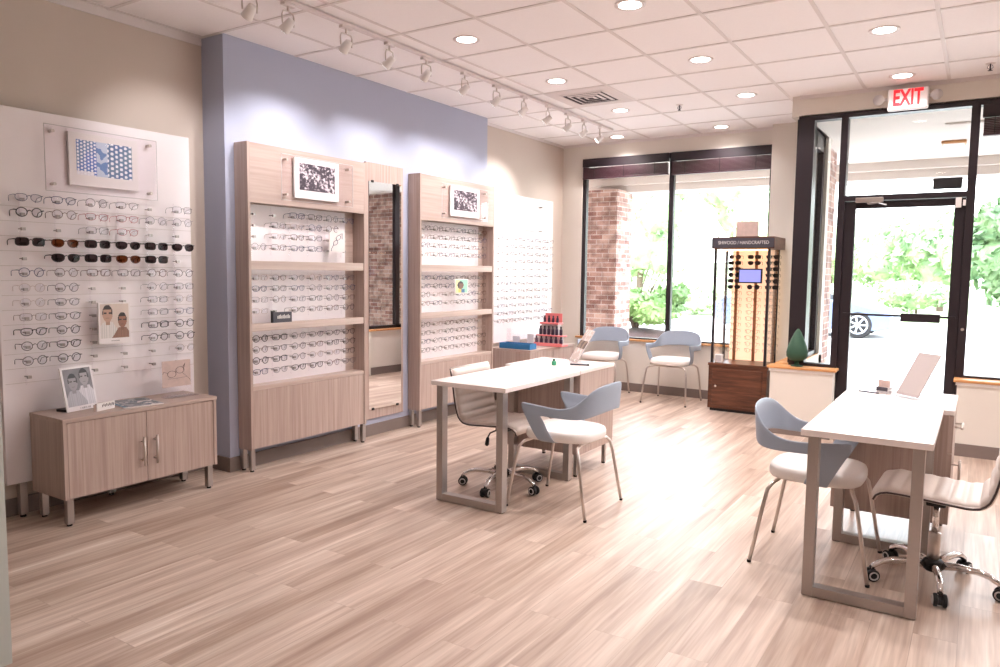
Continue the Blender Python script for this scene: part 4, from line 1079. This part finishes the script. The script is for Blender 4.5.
# ------------------------------------------------------------------ wooden glasses kiosk
KX0, KX1, KY0, KY1 = -2.335, -1.745, 7.63, 8.06
k_ = thing('glasses_kiosk', 'walnut floor kiosk with glass case of sunglasses, lit from behind, beside the window', 'display case', ((KX0+KX1)/2, (KY0+KY1)/2, 0))
MB().box(KX0+.02, KX1-.02, KY0+.02, KY1, 0, .03).build('plinth', 'blackp', k_)
MB().box(KX0, KX1, KY0, KY1, .03, .475).build('base_cabinet', 'walnut', k_, bevel=.003)
dd = MB().box(KX0+.045, KX1-.045, KY0-.012, KY0, .06, .445).build('door', 'walnut', k_, bevel=.003)
MB().lathe([(.006, 0), (.006, .012), (.012, .018), (.010, .026)], (KX0+.085, KY0-.012, .265), 14, Matrix.Rotation(pi/2, 3, 'X')).build('knob', 'satin', dd, smooth=True)
MB().box(KX0-.004, KX1+.01, KY0-.015, KY1, .475, .505).build('counter', 'walnut', k_, bevel=.003)
for x in (KX0+.03, KX1-.03):
    for y in (KY0+.0, KY1-.03): MB().box(x-.012, x+.012, y, y+.024, .505, 1.675).build('post', 'black', k_)
MB().box(KX0-.005, KX1+.025, KY0-.03, KY1+.02, 1.675, 1.795).build('header', 'walnut', k_, bevel=.003)
hd = MB().box(KX0+.0, KX1+.02, KY0-.034, KY0-.030, 1.688, 1.782).build('sign_band', 'label', k_)
text_mesh('lettering', 'SHWOOD / HANDCRAFTED', .047, 'textw', k_, ((KX0+KX1)/2+.02, KY0-.036, 1.735), rotm((1, 0, 0), (0, 0, 1)), .0008, sx=.84)
MB().box(KX0+.09, KX1-.03, KY1-.02, KY1-.008, .505, 1.675).build('backlit_panel', 'warm', k_)
for x in (-2.185, -1.985, -1.79):
    MB().box(x-.012, x+.012, KY1-.06, KY1-.03, .505, 1.675).build('wooden_rod', 'copper', k_)
MB().box(KX0+.035, KX0+.039, KY0+.024, KY1-.03, .505, 1.675).build('side_pane', 'acryl', k_)
MB().box(KX1-.034, KX1-.030, KY0+.024, KY1-.03, .505, 1.675).build('side_pane', 'acryl', k_)
sc = thing('video_screen', 'small dark framed screen glowing lilac inside the kiosk', 'screen', (-1.965, 7.72, 1.4))
MB().box(-2.085, -1.85, 7.70, 7.725, 1.33, 1.478).build('bezel', 'blackp', sc, bevel=.003)
MB().box(-2.072, -1.863, 7.697, 7.70, 1.343, 1.465).build('display_panel', 'screen', sc)
MB().box(-1.995, -1.975, 7.725, KY1-.05, 1.39, 1.41).build('mount_arm', 'blackp', sc)
ks = thing('wood_grain_block', 'small pinkish wood-grain block standing on top of the kiosk', 'sign', (-2.02, 7.75, 1.795))
MB().box(-2.13, -1.915, 7.72, 7.76, 1.80, 1.955).build('block', 'brushed', ks, bevel=.002)
MB().box(-2.16, -1.885, 7.69, 7.79, 1.795, 1.803).build('foot', 'walnut', ks)
kb = thing('card_holder', 'small white card block at the left inside the kiosk', 'card holder', (-2.24, 7.68, .505))
MB().box(-2.285, -2.205, 7.66, 7.70, .507, .59).build('card_block', 'paper', kb, bevel=.002)
MB().box(-2.275, -2.215, 7.657, 7.66, .52, .58).build('card_face', 'rimgrey', kb)
kcx = [-2.185, -1.985, -1.80]
KR = [1.60, 1.538, 1.475, 1.412, 1.35, 1.288]
for ri, z in enumerate(KR):
    for ci, x in enumerate(kcx):
        if ci == 1 and ri in (2, 3, 4): continue
        key = (('round', 'square', 'brow')[(ri+ci) % 3], .0022, 'fr_black' if (ri+ci) % 2 else 'fr_dark', 'tinted')
        glasses_at(key, (x, KY1-.15, z), 'dark sunglasses in the kiosk, %s row from top, %s column' % (ORD[ri], ('left', 'centre', 'right')[ci]), 'sunglasses in the kiosk', False, radians(-90+rg.uniform(-4, 4)), .95, 'sunglasses')
for ri in range(10):
    z = 1.225-.0665*ri
    for ci, x in enumerate(kcx):
        key = (('round', 'brow', 'square')[(ri+ci) % 3], .0014, ('fr_dark', 'fr_brown', 'fr_grey')[(ri*2+ci) % 3], 'none')
        glasses_at(key, (x, KY1-.15, z), '%s eyeglasses in the kiosk, %s row below the sunglasses, %s column' % (CN[key[2]], ORD[ri], ('left', 'centre', 'right')[ci]), 'eyeglasses in the kiosk', False, radians(-90+rg.uniform(-4, 4)), .95)
# plant-like green ornament on the sill
pl = thing('topiary_ornament', 'dark green teardrop topiary ornament on the wooden sill beside the door', 'ornament', (-1.345, 6.93, .612))
MB().lathe([(.05, .612), (.052, .618), (.02, .626), (.018, .668)], (-1.335, 6.93, 0), 20).build('stem', 'green', pl, smooth=True)
MB().lathe([(.02, .655), (.062, .668), (.088, .70), (.090, .74), (.075, .80), (.052, .86), (.028, .915), (.008, .945)], (-1.335, 6.93, 0), 28).build('crown', 'green', pl, smooth=True)

# ------------------------------------------------------------------ exit sign
ex = thing('exit_sign', 'white exit sign with red letters and two emergency lamps above the door', 'exit sign', (-.58, 6.95, 2.87))
MB().box(-.725, -.432, 6.915, 6.975, 2.765, 2.935).build('housing', 'white', ex, bevel=.012)
MB().box(-.715, -.442, 6.911, 6.916, 2.775, 2.925).build('face', 'signface', ex)
text_mesh('lettering', 'EXIT', .175, 'redglow', ex, (-.578, 6.909, 2.853), rotm((1, 0, 0), (0, 0, 1)), .0015, sx=.60, bold=.0055)
for s, x in ((-1, -.79), (1, -.375)):
    MB().box(min(x-s*.06, x-s*.02), max(x-s*.06, x-s*.02), 6.93, 6.96, 2.85, 2.87).build('bracket', 'rimgrey', ex)
    MB().lathe([(.02, 0), (.036, .015), (.042, .05), (.040, .056)], (x, 6.965, 2.86), 20, Matrix.Rotation(pi/2, 3, 'X')).build('emergency_lamp', 'rimgrey', ex, smooth=True)

# ------------------------------------------------------------------ ceiling fittings
def make_downlight():
    t = thing('recessed_downlight', 'x', 'ceiling light', (0, 0, 0), 'recessed downlights')
    MB().lathe([(.068, -.002), (.088, -.006), (.092, -.003), (.092, .0)], n=32).build('trim_ring', 'ventw', t, smooth=True)
    MB().lathe([(.066, -.0035), (.066, -.001)], n=28).build('lens', 'lamp', t)
    return t
dl = make_downlight(); lights = [
 (-3.01, 4.20, 'recessed downlight in the ceiling near the track lights, in front of the ceiling vent'),
 (-3.01, 5.47, 'recessed downlight just this side of the ceiling vent'),
 (-3.01, 6.75, 'recessed downlight just beyond the ceiling vent'),
 (-3.61, 8.02, 'recessed downlight at the far end of the track lights'),
 (-2.41, 8.02, 'recessed downlight by the far wall above the kiosk'),
 (-1.81, 4.16, 'recessed downlight cut by the top edge of the view'),
 (-1.81, 5.46, 'recessed downlight in the middle of the ceiling, second from the top edge'),
 (-1.81, 6.72, 'recessed downlight in the middle of the ceiling, nearest the entrance jamb'),
 (-.605, 5.40, 'recessed downlight at the upper right, further from the door'),
 (-.605, 6.68, 'recessed downlight just above the exit sign')]
added_fill = [(-.605, 4.1), (-1.81, 2.95), (.6, 5.4), (.6, 4.1), (-.6, 1.0), (1.8, 4.2), (1.8, 1.6), (0, -1)]  # unseen lamps added to give the room more light
for i, l in enumerate(lights+[(x, y, 'added unseen downlight filling the shop with light, out of view') for x, y in added_fill]):
    o = dl if i == 0 else copy_tree(dl)
    o.location = (l[0], l[1], CZ); o['label'] = l[2]
    sp = bpy.data.lights.new('downlight_beam', 'SPOT'); sp.energy = DL_W if 'DL_W' in globals() else 60; sp.spot_size = radians(140); sp.spot_blend = .6
    sp.shadow_soft_size = .06; sp.color = (1, .925, .91)
    so = bpy.data.objects.new('downlight_beam', sp); COL.objects.link(so); so.parent = o; so.location = (0, 0, -.012)
# vent
v = thing('ceiling_vent', 'square four-way air vent in the ceiling between two downlights', 'vent', (-3.01, 6.11, CZ))
X0, X1, Y0, Y1 = -3.30, -2.72, 5.80, 6.42
MB().box(X0, X1, Y0, Y1, CZ-.006, CZ-.001).build('plate', 'ventw', v)
cx, cy = (X0+X1)/2, (Y0+Y1)/2
MB().box(cx-.2, cx+.2, cy-.2, cy+.2, CZ-.0075, CZ-.006).build('throat_shade', 'ventd', v)  # flat dark plate stands in for the shade inside the opening
for k, r0 in enumerate((.215, .160, .105, .05)):
    m = MB()
    for a in range(4):
        rot = Matrix.Rotation(a*pi/2, 4, 'Z'); q = r0-.022
        vs = [(r0, -r0, -.012), (r0, r0, -.012), (q, q, -.016), (q, -q, -.016), (r0, -r0, -.010), (r0, r0, -.010), (q, q, -.014), (q, -q, -.014)]
        m.faces([Vector((cx, cy, CZ))+rot @ Vector(p) for p in vs], [(0, 1, 2, 3), (7, 6, 5, 4), (0, 4, 5, 1), (1, 5, 6, 2), (2, 6, 7, 3), (3, 7, 4, 0)])
    m.build('louver', 'ventw', v)
for (x, y, lb) in ((-2.44, 6.80, 'small brass sprinkler head in the ceiling between downlights'), (-.03, 6.62, 'small sprinkler head in the ceiling at the right edge of the view')):
    s = thing('sprinkler', lb, 'sprinkler', (x, y, CZ))
    MB().lathe([(.03, -.004), (.034, 0)], (x, y, CZ), 20).build('escutcheon', 'ventw', s)
    MB().cyl((x, y, CZ-.004), (x, y, CZ-.05), .006, 10).tube([(x-.012, y, CZ-.012), (x-.018, y, CZ-.03), (x, y, CZ-.05), (x+.018, y, CZ-.03), (x+.012, y, CZ-.012)], .0025, 6).lathe([(.016, -.052), (.016, -.050)], (x, y, CZ), 16).build('sprinkler_head', 'label', s)
# track with heads
XT = -3.46
tr = thing('lighting_track', 'long white ceiling track carrying the row of spotlights', 'lighting track', (XT, 5, CZ))
MB().box(XT-.018, XT+.018, 1.7, 7.55, CZ-.026, CZ-.005).build('track_rail', 'ventw', tr, bevel=.002)
def make_head():
    t = thing('track_spotlight', 'x', 'spotlight', (0, 0, 0), 'white spotlights on the ceiling track')
    MB().box(-.017, .017, -.045, .045, -.045, -.027).build('adapter', 'ventw', t, bevel=.003)
    MB().cyl((0, 0, -.045), (0, 0, -.075), .007, 10).build('stem', 'satin', t)
    MB().tube([(0, -.045, -.15), (0, -.048, -.10), (0, -.04, -.078), (0, 0, -.074), (0, .04, -.078), (0, .048, -.10), (0, .045, -.15)], .0045, 8).build('yoke', 'satin', t, smooth=True)
    R_ = Matrix.Rotation(radians(52), 3, 'Y')   # beam tilted towards -X wall
    h = MB().lathe([(.010, .04), (.022, .036), (.027, .01), (.032, -.034), (.034, -.04), (.030, -.041)], (0, 0, -.15), 24, R_).build('lamp_housing', 'white', t, smooth=True)
    MB().lathe([(.029, -.0425), (.029, -.041)], (0, 0, -.15), 20, R_).build('lens', 'lampt', t)
    return t
hd = make_head()
HY = [2.78, 3.05, 3.52, 3.93, 4.33, 4.81, 5.26, 5.70, 6.13, 6.53, 6.88, 7.25]
for i, y in enumerate(HY):
    o = hd if i == 0 else copy_tree(hd)
    o.location = (XT, y, CZ); o.rotation_euler = (0, 0, radians((-6, 5, -4, 8, -8, 4, -3, 6, 10, -5, 4, 30)[i]))
    o['label'] = 'white track spotlight, %s along the track from the near left end' % ORD[i]
    sp = bpy.data.lights.new('spot_beam', 'SPOT'); sp.energy = TR_W*(.5 if i < 2 else 1); sp.spot_size = radians(64); sp.spot_blend = .7; sp.shadow_soft_size = .03; sp.color = (1, .96, .97)
    so = bpy.data.objects.new('spot_beam', sp); COL.objects.link(so); so.parent = o
    dvec = Matrix.Rotation(radians(52), 3, 'Y') @ Vector((0, 0, -1)); so.location = Vector((0, 0, -.15))+dvec*.05
    so.rotation_euler = (0, radians(52), 0)

# kiosk inner lamp strip
ls = thing('kiosk_lamp', 'warm lamp strip under the kiosk header', 'lamp', (-2.05, 7.86, 1.67))
MB().box(-2.28, -1.82, 7.80, 7.86, 1.662, 1.674).build('lamp_strip', emis('warm_lamp_glow', (255, 200, 140), 6), ls)

# ------------------------------------------------------------------ world, camera
w = bpy.data.worlds.new('overcast_sky'); scene.world = w; w.use_nodes = True
bg = w.node_tree.nodes['Background']; nt = w.node_tree
tc_ = nt.nodes.new('ShaderNodeTexCoord'); sx_ = nt.nodes.new('ShaderNodeSeparateXYZ'); nt.links.new(tc_.outputs['Generated'], sx_.inputs[0])
rr = ramp(nt, [(.0, (236, 238, 240)), (.6, (226, 234, 250))]); nt.links.new(sx_.outputs['Z'], rr.inputs['Fac']); nt.links.new(rr.outputs['Color'], bg.inputs['Color'])
bg.inputs['Strength'].default_value = 9
cam = bpy.data.cameras.new('camera'); co = bpy.data.objects.new('camera', cam); COL.objects.link(co); scene.camera = co
cam.sensor_width = 36; cam.lens = 741.53/1000*36; cam.clip_start = .05; cam.clip_end = 300
yw, pt, rl = .5735, .0836, -.0120
fw = Vector((-sin(yw)*cos(pt), cos(yw)*cos(pt), -sin(pt))); rt = Vector((cos(yw), sin(yw), 0)); dn = fw.cross(rt)
r2 = cos(rl)*rt+sin(rl)*dn; d2 = -sin(rl)*rt+cos(rl)*dn
co.matrix_world = Matrix((r2, -d2, -fw)).transposed().to_4x4(); co.location = (0, 0, 1.42)
vs_ = scene.view_settings; vs_.view_transform = 'Standard'; vs_.look = 'None'; vs_.exposure = EXPO if 'EXPO' in globals() else 0; vs_.gamma = 1; vs_.use_curve_mapping = False
